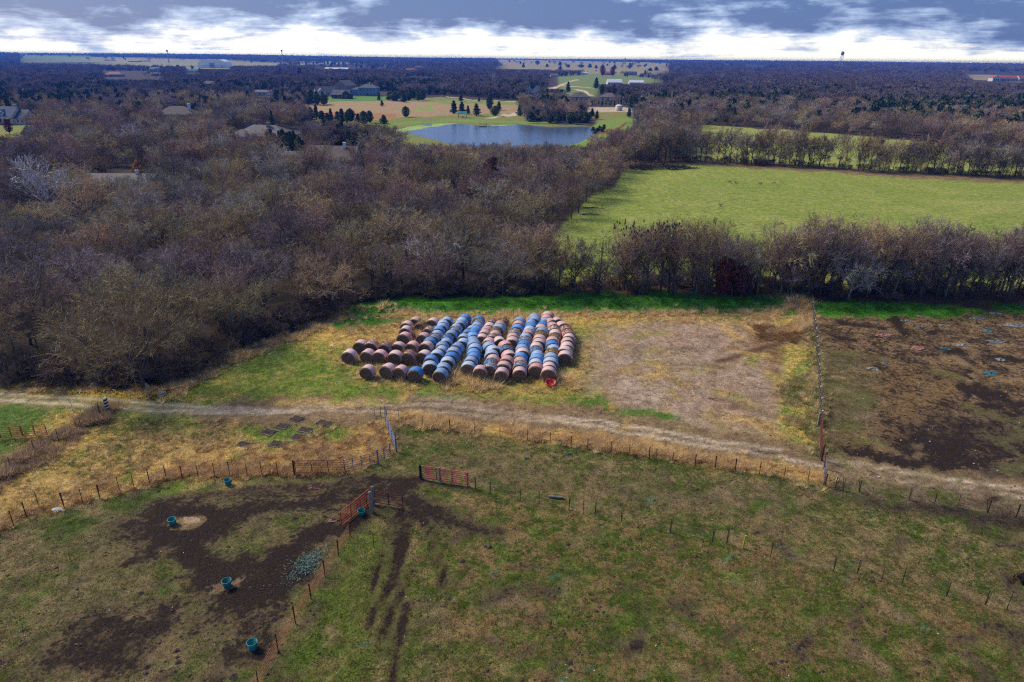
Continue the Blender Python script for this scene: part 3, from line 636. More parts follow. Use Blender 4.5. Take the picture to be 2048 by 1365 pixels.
bares = []          # (x, y, height factor, width factor, variant, zone)
for x, y in zip(nX, nY):
    e = float(region(np.array([x]), np.array([y]), WOOD1, 'poly', 0, 18)[0])
    s = rng.uniform(.42, .98) * (.85 + .15 * e) * (1.15 if rng.random() < .12 else 1)
    s = sight(x, y, s)
    if s < .2: continue
    bares.append((x, y, s, s * rng.uniform(.95, 1.3), rng.randrange(NV), 'wood'))
# the tree row between the bale yard and the green field
def interp(x, tab):
    for (a, b_), (c_, d_) in zip(tab, tab[1:]):
        if x <= c_: return b_ + (d_ - b_) * max(0, (x - a)) / (c_ - a)
    return tab[-1][1]
TOP1 = [(1080, 462), (1120, 470), (1160, 470), (1195, 455), (1240, 462), (1290, 436), (1360, 440), (1430, 455), (1500, 480), (1535, 478), (1560, 455), (1600, 440), (1690, 434), (1760, 448), (1850, 446), (1920, 460), (1960, 480), (2000, 455), (2060, 455)]
row = [1070, 1090, 1119, 1150, 1196, 1248, 1266, 1292, 1321, 1336, 1346, 1384, 1394, 1411, 1432, 1452, 1470, 1482, 1500, 1514, 1547, 1562, 1574, 1590, 1602, 1616, 1628, 1640, 1660, 1676, 1716, 1733, 1750, 1772, 1786, 1806, 1822, 1840, 1858, 1874, 1890, 1908, 1925, 1950, 1980, 2000, 2018, 2036, 2056, 2085]
BIRD_TREES = []
for k, px in enumerate(row):
    by = 584 + 6 * math.sin(k * 2.1) + (px - 1100) * .008
    hh = top_h(px, by, interp(px, TOP1) + rng.uniform(-4, 12)); g = G(px, by)
    s = max(.55, hh / 10.2); bares.append((g.x, g.y, s, s * rng.uniform(.66, 1.05), (0, 2, 4, 5, 7, 1, 3, 8)[rng.randrange(8)], 'row'))
    if 1240 < px < 1330: BIRD_TREES.append((g, s, bares[-1][3], bares[-1][4]))
    for _ in range(2):
        g = G(px + rng.uniform(-12, 12), by - rng.uniform(-3, 10)); q = rng.uniform(.28, .62); bares.append((g.x, g.y, q, q * rng.uniform(.7, 1.1), rng.randrange(NV), 'row'))
    if rng.random() < .75 and not (1110 < px < 1240):
        by2 = by - rng.uniform(8, 16); g = G(px + rng.uniform(-9, 9), by2); s *= rng.uniform(.7, .95)
        bares.append((g.x, g.y, s, s * rng.uniform(.6, .9), rng.randrange(NV), 'row'))
# the second row, beyond the field
px = 1258
while px < 2090:
    by = interp(px, [(1250, 325), (1400, 322), (1550, 330), (1700, 339), (1900, 348), (2090, 357)]) + rng.uniform(-3, 3)
    if not (1648 < px < 1668 or 1690 < px < 1702):
        g = G(px, by); s = max(.6, top_h(px, by, by - rng.uniform(56, 72)) / 10.2); bares.append((g.x, g.y, s, s * rng.uniform(.62, .95), rng.randrange(NV), 'second row'))
        g = G(px + rng.uniform(-8, 8), by + rng.uniform(-4, 3)); q = rng.uniform(.25, .6); bares.append((g.x, g.y, q, q * rng.uniform(.7, 1.1), rng.randrange(NV), 'second row'))
    px += rng.uniform(7, 14)
bares.sort(key=lambda b_: math.hypot(b_[0], b_[1]) / b_[2])
def infr(x, y): return abs(x) < y * .79 + 8
vis = [b_ for b_ in bares if infr(b_[0], b_[1])]
LBL = {'wood': ('bare %s tree in the dense leafless wood left of the hay bales', 'bare trees in the wood left of the bales'),
       'row': ('bare %s tree in the row between the bale yard and the green field', 'bare trees in the row behind the bale yard'),
       'second row': ('bare %s tree in the far row beyond the green field', 'bare trees in the far row beyond the green field'),
       'edge': ('bare %s tree along the outer edge of the leafless wood by the grass', 'bare trees along the edge of the wood')}
LOOK = ['grey-brown rounded', 'wide spreading', 'upright narrow', 'many-limbed', 'slender-trunked', 'open-crowned', 'low-forking', 'tall straight-trunked', 'broad dense-twigged']
first_obj = vis[:290]
sid = set(id(b_) for b_ in first_obj)
ordn = {}
for zn in ('row', 'second row'):
    for i_, b_ in enumerate(sorted([q for q in first_obj if q[5] == zn], key=lambda q: q[0] / q[1])): ordn[id(b_)] = i_ + 1
edges = sorted([q for q in first_obj if q[5] == 'wood' and region(np.array([q[0]]), np.array([q[1]]), WOOD1, 'poly', 0, 24)[0] < .9], key=lambda q: q[0] / q[1])
for i_, b_ in enumerate(edges): ordn[id(b_)] = i_ + 1
def nth(k): return '%d%s' % (k, 'th' if 10 < k % 100 < 14 else {1: 'st', 2: 'nd', 3: 'rd'}.get(k % 10, 'th'))
for b_ in first_obj:
    x, y, sh, sw, v_, zone = b_
    if zone == 'wood' and region(np.array([x]), np.array([y]), WOOD1, 'poly', 0, 24)[0] < .9: zone = 'edge'
    lb, gr = LBL[zone]; lb = lb % LOOK[v_]
    if id(b_) in ordn:
        k_ = nth(ordn[id(b_)])
        lb = {'row': 'bare %s tree, %s from the left in the row behind the bale yard', 'second row': 'bare %s tree, %s from the left in the far row beyond the green field', 'edge': 'bare %s tree, %s from the left along the near edge of the wood'}[zone] % (LOOK[v_], k_)
    o = thing('bare_tree', (x, y, h1(x, y)), lb, 'tree', gr, rng.uniform(0, 6.28)); o.scale = (sw, sw, sh)
    link(bpy.data.objects.new('trunk', TRUNKS[v_]), o); link(bpy.data.objects.new('crown', CROWNS[v_]), o)
rest = [b_ for b_ in bares if id(b_) not in sid]
def scatter_list(name, coll, lst, nvar, label, cat):
    pts = np.array([(b_[0], b_[1]) for b_ in lst]); z = hgt(pts[:, 0], pts[:, 1])
    o = scatter(name, coll, np.column_stack([pts, z]), nrng.uniform(0, 6.28, len(lst)), np.array([(b_[3], b_[3], b_[2]) for b_ in lst]), [b_[4] for b_ in lst])
    return tag(o, label, cat)
nearrest = [b_ for b_ in rest if math.hypot(b_[0], b_[1]) < 210]; midrest = [b_ for b_ in rest if math.hypot(b_[0], b_[1]) >= 210]
scatter_list('woods', hi_c, nearrest, NV, 'dense leafless wood of bare trees filling the land left of the bales', 'wood')
scatter_list('woods', mid_c, midrest, NV, 'leafless wood stretching back from the bales towards the pond', 'wood')
# far woods
lst = []
X, Y = sample(420, 900, 6.6, [WOOD1, WOOD3]); lst2 = []
for x, y in zip(X, Y):
    nn = float(fbm(np.array([x / 60]), np.array([y / 60]), 5, 3)[0])
    if rng.random() < .12 + (.5 if nn > .56 else 0): s = sight(x, y, rng.uniform(.7, 1.25), 8); lst.append((x, y, s * 1.1, s, 5 + rng.randrange(3), 'e'))
    elif math.hypot(x, y) < 600: s = sight(x, y, rng.uniform(.55, .9)); lst2.append((x, y, s, s * 1.25, rng.randrange(NV), 'm'))
    else: s = sight(x, y, rng.uniform(.6, .95)); lst.append((x, y, s, s * 1.25, rng.randrange(5), 'f'))
if lst2: scatter_list('woods', mid_c, lst2, NV, 'bluish bare wood beyond the pond and the far tree row', 'wood')
X, Y = sample(900, 2000, 11.5, [WOOD1, WOOD3, W([(-330, 134), (-330, 112), (2400, 132), (2400, 160), (1340, 150), (900, 142), (620, 141)])])
X2, Y2 = sample(2000, 6500, 27, [W([(-1500, 128), (-1500, 100.5), (1024, 119.6), (3500, 146), (3500, 170), (1024, 150)])])
for X_, Y_, big in ((X, Y, .9), (X2, Y2, 1.35)):
    k = np.zeros(X_.shape, bool)
    for p in FIELDS: k |= region(X_, Y_, p, 'poly', 0, .1) > .5
    thin = fbm(X_ / 500, Y_ / 320, 88, 3)
    for x, y, kk, th in zip(X_, Y_, k, thin):
        if kk and rng.random() > .03: continue
        if big > 1.3 and th < .40 and rng.random() > .08: continue
        s = sight(x, y, rng.uniform(.8, 1.25) * big, 9)
        if s < .25: continue
        lst.append((x, y, s * (.85 if big > 1.3 else 1), s * (1.25 if big > 1.3 else 1.3), (5 + rng.randrange(3)) if rng.random() < .26 else rng.randrange(5), 'f'))
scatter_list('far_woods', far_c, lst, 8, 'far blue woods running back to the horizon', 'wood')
print('trees', len(bares), 'far', len(lst), 'mid', len(lst2))

# standout trees
def special(name, px, py, h, pair, mats, label, cat='tree', sc_=(1, 1, 1), group=None, rz=None):
    g = G(px, py) if h is None else Vector((*P(px, py, h), 0)); g.z = h1(g.x, g.y)
    o = thing(name, g, label, cat, group, rng.uniform(0, 6.28) if rz is None else rz); o.scale = sc_
    link(bpy.data.objects.new('trunk', pair[0].mesh('trunk', mats[0]) if isinstance(pair[0], MB) else pair[0]), o)
    link(bpy.data.objects.new('crown', pair[1].mesh('crown', mats[1]) if isinstance(pair[1], MB) else pair[1]), o); return o
lone = bare_tree(901, 9, 3.9, spread=1.3, n1=16, n2=7, n3=6, n4=7, tw=.017, tl=.7, fork=.15)
special('bare_tree', 1697, 600, None, lone, [MATS['grey_twig'], MATS['grey_twig']], 'round-crowned grey bare tree standing alone in front of the tree row on the green bank', sc_=(.92, .92, .95))
tan_t = bare_tree(902, 9.5, 6.5, spread=1.2, n1=15, n2=8, n3=7, n4=12, tw=.022, tl=.95, fork=.12)
special('bare_tree', 288, 776, None, tan_t, [MATS['bark'], MATS['tan_twig']], 'broad bushy tan tree at the wood edge beside the farm track', sc_=(1.05, 1.05, 1.0))
special('bare_tree', 450, 668, None, tan_t, [MATS['bark'], MATS['tan_twig']], 'smaller tan-twigged tree where the wood meets the grass by the bales', sc_=(.6, .6, .62), rz=2)
wt = bare_tree(903, 11, 5, spread=.9, n1=9, n2=6, n3=4, n4=3, tw=.05, tl=1.2, fork=.25, thick=1.5)
special('dead_tree', 85, 372, 8, wt, [MATS['white_bark'], MATS['white_twig']], 'bleached white dead tree standing out of the dark wood at the left', sc_=(1.1, 1.1, 1.15))
for px, py, s, lb in ((265, 268, .95, 'pale grey-white bare tree in the wood above the leftmost bales'), (122, 276, .7, 'slim pale tree in the wood below the grey-roofed farmhouse'), (350, 285, .6, 'thin whitish tree beside the dark cedars'), (985, 158, 1.2, 'pale pinkish tree far off beyond the meadow')):
    special('pale_tree', px, py, 8, wt, [MATS['white_bark'], MATS['white_twig']], lb, sc_=(s, s, s))
rus = leafy(601, 8, 3.0, 1500, .34, 'round', .18)
for px, py, s, mt, lb in ((355, 326, .85, 'russet_leaf', 'round russet-leaved tree glowing among bare trees left of the pond'), (1452, 540, .72, 'russet_leaf', 'dark russet tree still in leaf inside the row behind the bale yard'), (283, 348, .7, 'gold_leaf', 'small orange-leaved tree beside the low grey roof in the wood'), (15, 250, .75, 'red_leaf', 'small red-leaved tree on the lawn before the grey-roofed farmhouse'),
                         (985, 362, 1.15, 'maroon_leaf', 'large maroon-tinged tree at the right side of the wood'), (1490, 545, .6, 'maroon_leaf', 'maroon-twigged tree right of the russet one in the row'), (560, 150, 1.2, 'red_leaf', 'red-leaved tree among the far houses, left of the cream ones'), (600, 156, 1.4, 'maroon_leaf', 'broad maroon tree among the far houses'), (655, 152, 1.1, 'red_leaf', 'round red tree behind the far cream house'),
                         (714, 153, 1.1, 'red_leaf', 'red tree left of the far blue-grey house'), (470, 176, .9, 'red_leaf', 'deep red tree beside the small grey-white outbuilding'), (482, 178, .8, 'maroon_leaf', 'dull red tree right of the deep red one by the outbuilding'), (437, 187, .5, 'gold_leaf', 'small golden bush by the outbuilding lawn'), (1205, 150, 1.8, 'red_leaf', 'red tree in front of the far ranch houses'), (1225, 150, 1.6, 'red_leaf', 'second red tree at the far ranch houses'), (1120, 146, 1.5, 'maroon_leaf', 'maroon tree left of the far pale road'), (357, 141, 1.2, 'red_leaf', 'red tree left of the far green-roofed barn'), (517, 172, .8, 'gold_leaf', 'orange tree above the beige shed'), (1250, 118, 2.0, 'maroon_leaf', 'dark maroon tree on the far pasture'), (385, 139, .9, 'red_leaf', 'red shrub in front of the far green-roofed barn'), (333, 143, 1.0, 'red_leaf', 'small red tree right of the far grey-roofed house')):
    s *= 1.45 if py < 200 else (1.3 if 320 < py < 350 else 1); special('leafy_tree', px, py, 4 if py < 560 else None, rus, [MATS['bark'], MATS[mt]], lb, sc_=(s, s, s * 1.05))
# evergreens round the pond and meadow
def cedar(px, py, wpx, hpx, label, group=None, i=None):
    g = G(px, py); dep = g.y * math.cos(PITCH) + CAM_H * math.sin(PITCH); i = rng.randrange(5) if i is None else i
    w_ = wpx * dep / F; h_ = hpx * dep / F / math.cos(R(5)); rr_ = max(v_.co.x for v_ in CED_C[i].vertices)
    o = thing('cedar_tree', g, label, 'tree', group, rng.uniform(0, 6.28)); o.scale = (w_ / 2 / rr_, w_ / 2 / rr_, h_ / 7)
    link(bpy.data.objects.new('trunk', CED_T[i]), o); link(bpy.data.objects.new('crown', CED_C[i]), o)
for a in ((908, 228, 18, 24, 'dark cedar left of the teal-roofed shelter on the meadow'), (924, 226, 17, 20, 'dark cedar just behind the teal-roofed shelter'), (936, 229, 12, 16, 'small cedar at the right end of the teal-roofed shelter'), (953, 232, 24, 22, 'wide cedar standing between shelter and pale path'), (979, 220, 18, 30, 'tallest cedar of the meadow group left of the path end'), (998, 221, 16, 16, 'round cedar right of the tallest meadow cedar'), (990, 232, 22, 18, 'low cedar beside the pale path bend'),
          (812, 235, 18, 20, 'lone cedar in the tan meadow near the pond inlet'), (740, 246, 18, 22, 'pointed cedar at the left end of the pond bank'), (768, 248, 22, 16, 'wide low cedar on the left pond bank'), (764, 213, 12, 11, 'small dark bush in the tan meadow'), (922, 203, 13, 12, 'small round cedar on the lawn below the far wood'), (958, 204, 9, 9, 'smallest round cedar on the lawn below the far wood'),
          (1258, 235, 16, 16, 'round cedar on the grass right of the pond by the dam'), (1040, 232, 18, 20, 'dark cedar at the left of the trees on the far pond shore'), (758, 202, 11, 15, 'small cedar left of the little white shed'), (778, 201, 16, 14, 'cedar touching the little white shed'), (1192, 178, 18, 20, 'dark evergreen beside the far pale road'), (1136, 186, 16, 20, 'dark evergreen above the far cream house'), (60, 281, 20, 26, 'dark cedar at the drive end below the farmhouse')): cedar(*a)
tallfir = leafy(611, 12, 2.2, 1700, .4, 'cone', .03)
special('fir_tree', 546, 262, 4, tallfir, [MATS['bark'], MATS['fir_leaf']], 'tall bright green conifer in front of the grey hip-roofed house', sc_=(.9, .9, 1.0))
for k, (x0, y0, x1, y1, n_, w_, h_, nm) in enumerate(((600, 238, 730, 247, 13, 20, 22, 'dark cedar in the band along the near edge of the tan meadow'), (645, 282, 768, 316, 24, 26, 36, 'dark cedar in the clump between the wood and the pond'), (340, 296, 480, 312, 17, 24, 36, 'dark cedar in the clump left of the grey hip roof'), (535, 298, 612, 310, 10, 24, 36, 'dark cedar in front of the grey hip-roofed house'),
        (590, 203, 655, 214, 9, 24, 24, 'dark cedar at the left end of the tan meadow'), (1055, 240, 1175, 248, 15, 22, 20, 'dark cedar on the far shore of the pond'), (1185, 268, 1210, 262, 6, 12, 10, 'low dark shrub on the dam right of the pond'), (1130, 330, 1240, 316, 10, 22, 24, 'dark cedar at the right edge of the wood near the field corner'), (1165, 238, 1195, 236, 5, 14, 14, 'dark bush between far shore and gravel pad'),
        (780, 200, 850, 203, 9, 20, 18, 'dark cedar in the hedge right of the little white shed'), (1258, 218, 1300, 232, 7, 22, 24, 'dark cedar at the wood corner right of the gravel pad'))):
    for i in range(n_):
        u = (i + rng.uniform(.1, .9)) / n_; cedar(x0 + (x1 - x0) * u, y0 + (y1 - y0) * u + rng.uniform(-4, 4), w_ * rng.uniform(.7, 1.2), h_ * rng.uniform(.7, 1.2), nm, nm.replace('dark cedar', 'cedars').replace('low dark shrub', 'shrubs').replace('dark bush', 'bushes'))
# trees scattered on the far pasture, right of centre
for i, (px, py) in enumerate(((1047, 136), (1075, 130), (1094, 135), (1136, 136), (1162, 136), (1192, 138), (1205, 137), (1229, 139), (1260, 136), (1300, 143), (1312, 142), (1290, 150), (1180, 136), (1120, 132))):
    cedar(px, py, rng.uniform(8, 15), rng.uniform(6, 9), 'dark round tree dotted on the far tan pasture', 'round trees on the far pasture')
# undergrowth below the rows and along the wood edge
bush = [bare_tree(700 + i, 2.4, 1.5, spread=1.3, n1=9, n2=5, n3=5, n4=5, tw=.016, tl=.42, fork=.05, limb_sides=3) for i in range(3)]
mat('brush_twig', (.19, .13, .09), (.10, .075, .06), .8, .9, rnd=.5)
mat('tan_brush', (.33, .22, .12), (.2, .14, .09), .8, .9, rnd=.5)
bush_c = template_collection('bush_template', [join_mesh('bush', p, [MATS['bark'], MATS['brush_twig']]) for p in bush] + [join_mesh('bush', bush[0], [MATS['bark'], MATS['tan_brush']])])
bl = []
def along(pts, n_, off, s0, s1, pick, jit=1.0):
    p = W(pts); L_ = [math.hypot(*(p[i + 1] - p[i])) for i in range(len(p) - 1)]; T = sum(L_)
    for _ in range(n_):
        u = rng.random() * T
        for i, l_ in enumerate(L_):
            if u <= l_: break
            u -= l_
        q = p[i] + (p[i + 1] - p[i]) * (u / l_); s = rng.uniform(s0, s1)
        bl.append((q[0] + rng.gauss(0, jit), q[1] + rng.gauss(0, jit) + off, s, s * rng.uniform(.9, 1.3), rng.choice(pick), 'b'))
along([(1080, 583), (1300, 577), (1500, 578), (1800, 585), (2070, 592)], 330, 1, .22, .62, (0, 1, 2, 3, 3), 2.0)
along([(1250, 324), (1400, 322), (1550, 330), (1700, 339), (1900, 348), (2090, 357)], 240, 0, .3, .7, (0, 1, 3, 3), 2.5)
along([(0, 758), (110, 764), (200, 768), (300, 772), (345, 766), (395, 738), (440, 712), (500, 688), (560, 666), (640, 640), (690, 614), (760, 600), (900, 594), (1080, 590)], 300, 1.5, .35, 1.0, (0, 1, 2, 0, 3), 1.3)
n_under = len(bl)
scatter_list('undergrowth', bush_c, bl, 4, 'tangled leafless undergrowth at the foot of the tree rows and wood edge', 'undergrowth')
# ------------------------------------------------------------------ round hay bales
mat('hay', (.34, .23, .12), (.17, .11, .06), 7, .95, .8, rnd=.3)
mat('weathered_hay', (.22, .155, .10), (.10, .068, .045), 9, .95, .8, rnd=.3)
mat('straw', (.46, .32, .15), (.27, .175, .08), 3, .95, rnd=.3)
def wrap_mat(name, top, side, rnd):
    """net wrap, bleached by years of weather on the top of the bale"""
    m = mat(name, side, tuple(k * .72 for k in side), 5, .6, .3, rnd, .3)
    t = m.node_tree; b = t.nodes['Principled BSDF']; old = b.inputs['Base Color'].links[0].from_socket
    g = N(t, 'ShaderNodeTexCoord'); s = N(t, 'ShaderNodeSeparateXYZ'); t.links.new(g.outputs['Object'], s.inputs[0])
    oi = N(t, 'ShaderNodeObjectInfo'); n = noise(t, g.outputs['Object'], 2.3, 5, .6)
    n3 = N(t, 'ShaderNodeTexNoise'); t.links.new(g.outputs['Object'], n3.inputs['Vector']); n3.inputs['Scale'].default_value = 14
    z = math_node(t, 'ADD', math_node(t, 'MULTIPLY_ADD', s.outputs[2], .75, -.62), math_node(t, 'ADD', math_node(t, 'MULTIPLY', n, .9), math_node(t, 'MULTIPLY', oi.outputs['Random'], .45)))
    c = mixc(t, sstep(t, z, .25, .95), old, (*top, 1))
    c = mixc(t, math_node(t, 'MULTIPLY', sstep(t, n3.outputs['Fac'], .55, .72), .45), c, (.30, .2, .11, 1))
    wv = N(t, 'ShaderNodeTexWave', wave_type='BANDS', bands_direction='Y', inp={'Scale': 3.0, 'Distortion': 1.5}); t.links.new(g.outputs['Object'], wv.inputs['Vector'])
    c = mixc(t, math_node(t, 'MULTIPLY', wv.outputs['Fac'], .22), c, tuple(k * .6 for k in top))
    t.links.new(c, b.inputs['Base Color']); return m
wrap_mat('wrap_pink', (.82, .62, .58), (.72, .40, .37), .25)
wrap_mat('wrap_red', (.82, .56, .53), (.76, .32, .29), .2)
wrap_mat('wrap_blue', (.54, .61, .73), (.22, .40, .68), .25)
wrap_mat('wrap_deep_blue', (.20, .42, .78), (.04, .24, .64), .2)
BR, BLN = .76, 1.17
def bale_meshes(seed):
    r = random.Random(seed); n = 26; core = MB(); wrap = MB(); end = MB()
    def ring(rad, y, wob=.012, flat=True):
        out = []
        for k in range(n):
            a = 2 * math.pi * k / n; rr_ = rad + r.uniform(-wob, wob); z = math.sin(a) * rr_
            if flat: z = max(z, -BR * .93)
            out.append((math.cos(a) * rr_, y, z))
        return out
    def loft(mb, rings, cap0=False, cap1=False):
        vs = [v_ for q in rings for v_ in q]
        fs = [(i * n + k, i * n + (k + 1) % n, (i + 1) * n + (k + 1) % n, (i + 1) * n + k) for i in range(len(rings) - 1) for k in range(n)]
        if cap0: fs.append(tuple(range(n)))
        if cap1: fs.append(tuple((len(rings) - 1) * n + k for k in range(n))[::-1])
        mb.add(vs, fs)
    h = BLN / 2
    loft(core, [ring(BR - .07, -h + .02), ring(BR - .02, -h + .07), ring(BR - .012, 0), ring(BR - .02, h - .07), ring(BR - .07, h - .02)])
    rr_ = [ring(BR + .008, -h + .085), ring(BR + .016, -h + .18), ring(BR + .02, 0, .02), ring(BR + .016, h - .18), ring(BR + .008, h - .085)]
    loft(wrap, rr_)
    ends = []
    for sgn in (-1, 1):         # ends: coiled layers of hay standing proud by turns
        end = MB()
        rings = []
        for j, rad in enumerate((BR - .07, BR * .82, BR * .74, BR * .6, BR * .5, BR * .36, BR * .26, BR * .12)):
            rings.append(ring(rad, sgn * (h - .02 + (.035 if j % 2 else -.005) + r.uniform(-.01, .01)), .02))
        loft(end, rings, cap0=False, cap1=True); ends.append(end.mesh('coiled_end', MATS['weathered_hay']))
    return core.mesh('hay_core', MATS['hay'], True), wrap, ends
WM = {'p': 'wrap_pink', 'r': 'wrap_red', 'b': 'wrap_blue', 'B': 'wrap_deep_blue', 's': 'straw'}
BV = []
for i in range(4):
    c_, w_, e_ = bale_meshes(40 + i); BV.append((c_, {k: w_.mesh('net_wrap', MATS[m], True) for k, m in WM.items()}, e_))
straw_mb = MB()
for _ in range(140):
    a = rng.uniform(.5, 2.6); y = rng.uniform(-.5, .5); p = Vector((math.cos(a) * BR, y, math.sin(a) * BR)); d = Vector((rng.gauss(0, .5), rng.gauss(0, .5), rng.uniform(.1, .8))) * .5; q = perp(d.normalized(), rng) * .02
    straw_mb.add([p - q, p + q, p + d], [(0, 1, 2)])
STRAW_ME = straw_mb.mesh('loose_straw', MATS['straw'])
CN = {'p': 'faded pink', 'r': 'bright salmon', 'b': 'faded blue', 'B': 'bright blue', 's': 'straw-covered'}
bale_xy = []
def bale(x, y, ang, k, label):
    z = h1(x, y) + BR * .90; v_ = rng.randrange(4)
    o = thing('hay_bale', (x, y, z), label, 'hay bale', 'round hay bales stored in rows', ang + rng.uniform(-.13, .13)); o.rotation_euler.y = rng.uniform(-.1, .1); o.rotation_euler.x = rng.uniform(-.03, .03)
    s = rng.uniform(.93, 1.05); o.scale = (s * rng.uniform(1.0, 1.09), rng.uniform(.94, 1.03), s * rng.uniform(.93, 1.0)); c_, w_, e_ = BV[v_]
    link(bpy.data.objects.new('hay_core', c_), o); link(bpy.data.objects.new('net_wrap', w_[k]), o); [link(bpy.data.objects.new('coiled_end', q_), o) for q_ in e_]
    if k == 's' or rng.random() < .15: link(bpy.data.objects.new('loose_straw', STRAW_ME), o)
    bale_xy.append((x, y))
ORD = ['front', 'second', 'third', 'fourth', 'fifth', 'sixth', 'seventh', 'eighth', 'ninth', 'tenth', 'eleventh', 'twelfth', 'thirteenth', 'fourteenth', 'fifteenth', 'sixteenth', 'seventeenth', 'eighteenth']
ROWS = [('rightmost row', [(1128, 716), (1136, 694), (1141, 676), (1127, 660), (1114, 648)], 'ppppprppp'),
        ('row ending at the red tub', [(1099, 748), (1103, 712), (1106, 690), (1111, 676), (1107, 660), (1100, 650)], 'ppbbsbBpspppp'),
        ('row left of the red tub', [(1069, 741), (1074, 710), (1075, 694), (1080, 676), (1083, 662), (1090, 649)], 'rbBbBpppsbpBbrp'),
        ('second row left of the tub', [(1037, 746), (1042, 722), (1045, 705), (1048, 688), (1055, 668), (1065, 648)], 'pbpBpbBbbpbBbbb'),
        ('third row left of the tub', [(1005, 747), (1012, 727), (1018, 716), (1011, 698), (1000, 687)], 'pprpBrp'),
        ('short middle back row', [(1026, 688), (1030, 672), (1033, 656), (1040, 646)], 'ppbBpb'),
        ('row right of the lone pink bale', [(981, 740), (985, 720), (986, 707), (976, 694), (985, 678), (994, 663), (1007, 647)], 'bBpbbbpppsbps'),
        ('pale back row', [(962, 681), (970, 668), (983, 650)], 'ppppp'),
        ('lone', [(958, 744), (959, 741)], 'p'),
        ('row left of the lone pink bale', [(936, 736), (945, 718), (948, 703), (950, 690), (942, 676), (950, 660), (957, 647)], 'bbBBbbbBBBbbB'),
        ('blue row by the straw heap', [(883, 751), (897, 727), (909, 708), (923, 692), (933, 675), (942, 664)], 'bbbBbbbbBb'),
        ('short blue pair', [(857, 738), (860, 726)], 'bB'),
        ('inner blue row', [(876, 714), (886, 697), (896, 682), (907, 669), (918, 654), (926, 646)], 'bbbbBbbbbbB'),
        ('leftmost blue row', [(862, 690), (871, 676), (882, 661), (891, 649)], 'BbbBbbb')]
for nm, pts, colr in ROWS:
    g = np.array([P(a, b_, BR) for a, b_ in pts]); ln = [math.hypot(*(g[i + 1] - g[i])) for i in range(len(g) - 1)]; T = sum(ln); n_ = len(colr)
    step = max(1.19, T / max(1, n_ - 1)) if n_ > 1 else 1.2
    for i, k in enumerate(colr):
        u = i * step; q = 0
        while q < len(ln) - 1 and u > ln[q]: u -= ln[q]; q += 1
        d = (g[q + 1] - g[q]) / ln[q]; x, y = g[q] + d * u
        ang = math.atan2(-d[0], d[1]) * .8 if n_ > 1 else -.2
        lab = '%s bale, %s from the front in the %s' % (CN[k], ORD[i], nm) if n_ > 1 else '%s round bale alone at the front between two longer rows' % CN[k]
        if i == 0 and n_ > 1: lab = '%s bale at the front end of the %s' % (CN[k], nm)
        bale(x + rng.uniform(-.16, .16), y, ang, k, lab)
SINGLE = [(736, 745, 'p', 'front line, leftmost'), (776, 743, 'p', 'front line, second from the left'), (802, 746, 'r', 'front line, third from the left'), (831, 750, 'B', 'front line, just right of three pink bales'),
          (699, 713, 'p', 'second line, far left end of the stack'), (736, 712, 'p', 'second line, second from the left'), (760, 714, 'r', 'second line, third from the left'), (791, 716, 'p', 'second line, fourth from the left'), (818, 716, 'r', 'second line, fifth from the left'), (848, 715, 'p', 'second line, next to the blue rows'),
          (722, 694, 'p', 'third line, leftmost'), (743, 695, 'p', 'third line, second from the left'), (772, 699, 'r', 'third line, third from the left'), (797, 698, 'p', 'third line, fourth from the left'), (825, 697, 'r', 'third line, fifth from the left'), (853, 697, 'p', 'third line, against the blue row'),
          (809, 679, 'r', 'fourth line, left one'), (847, 680, 'p', 'fourth line, right one'), (812, 666, 'p', 'fifth line, left one'), (858, 668, 'r', 'fifth line, against the blue row'), (814, 656, 'p', 'sixth line, left one'), (843, 657, 's', 'sixth line, buried in straw'), (831, 649, 'p', 'back line, left one'), (866, 650, 'p', 'back line, right one')]
for a, b_, k, wh in SINGLE:
    x, y = P(a, b_, BR); bale(x, y, -.30, k, '%s bale, left group, %s' % (CN[k], wh))

# ------------------------------------------------------------------ fences and gates
mat('rust', (.17, .055, .032), (.08, .03, .022), 9, .8, rnd=.2); mat('rust_wire', (.32, .105, .06), (.18, .065, .04), 4, .8)
mat('grey_wire', (.30, .28, .26), (.2, .18, .16), 4, .5, metal=.3); mat('dark_post', (.055, .038, .03), (.09, .06, .045), 6, .9)
mat('wood_post', (.34, .30, .25), (.18, .155, .125), 7, .9, .5); mat('orange_paint', (.55, .11, .035), (.38, .085, .04), 5, .6)
mat('red_paint', (.62, .13, .11), (.45, .10, .09), 5, .5); mat('blue_paint', (.10, .16, .30), (.16, .17, .22), 4, .55); mat('grey_pipe', (.20, .20, .23), (.12, .11, .12), 4, .6)
mat('white_plastic', (.8, .8, .78), (.6, .6, .58), 9, .5); mat('yellow_green', (.42, .50, .02), (.34, .42, .02), 9, .6)
mat('black_paint', (.02, .02, .022), (.035, .03, .03), 9, .6); mat('teal_plastic', (.012, .22, .20), (.01, .15, .145), 4, .45, rnd=.2, spec=.4); mat('teal_dark', (.01, .10, .095), (.008, .07, .07), 4, .5)
mat('red_plastic', (.75, .012, .02), (.55, .01, .015), 4, .4, spec=.4)
def post_obj(parent, x, y, h, r_=.03, m='rust', lean=0.0, z=None, n=5, name='post'):
    z = h1(x, y) if z is None else z; mb = MB(); a = rng.uniform(0, 6.28)
    mb.tube([(x, y, z - .2), (x + math.cos(a) * lean, y + math.sin(a) * lean, z + h)], r_, n)
    if name == 'post' and r_ < .06: mb.box((x, y, z + h * .5), (r_ * 2.5, .02, h), a)
    return mb.obj(name, MATS[m], parent)
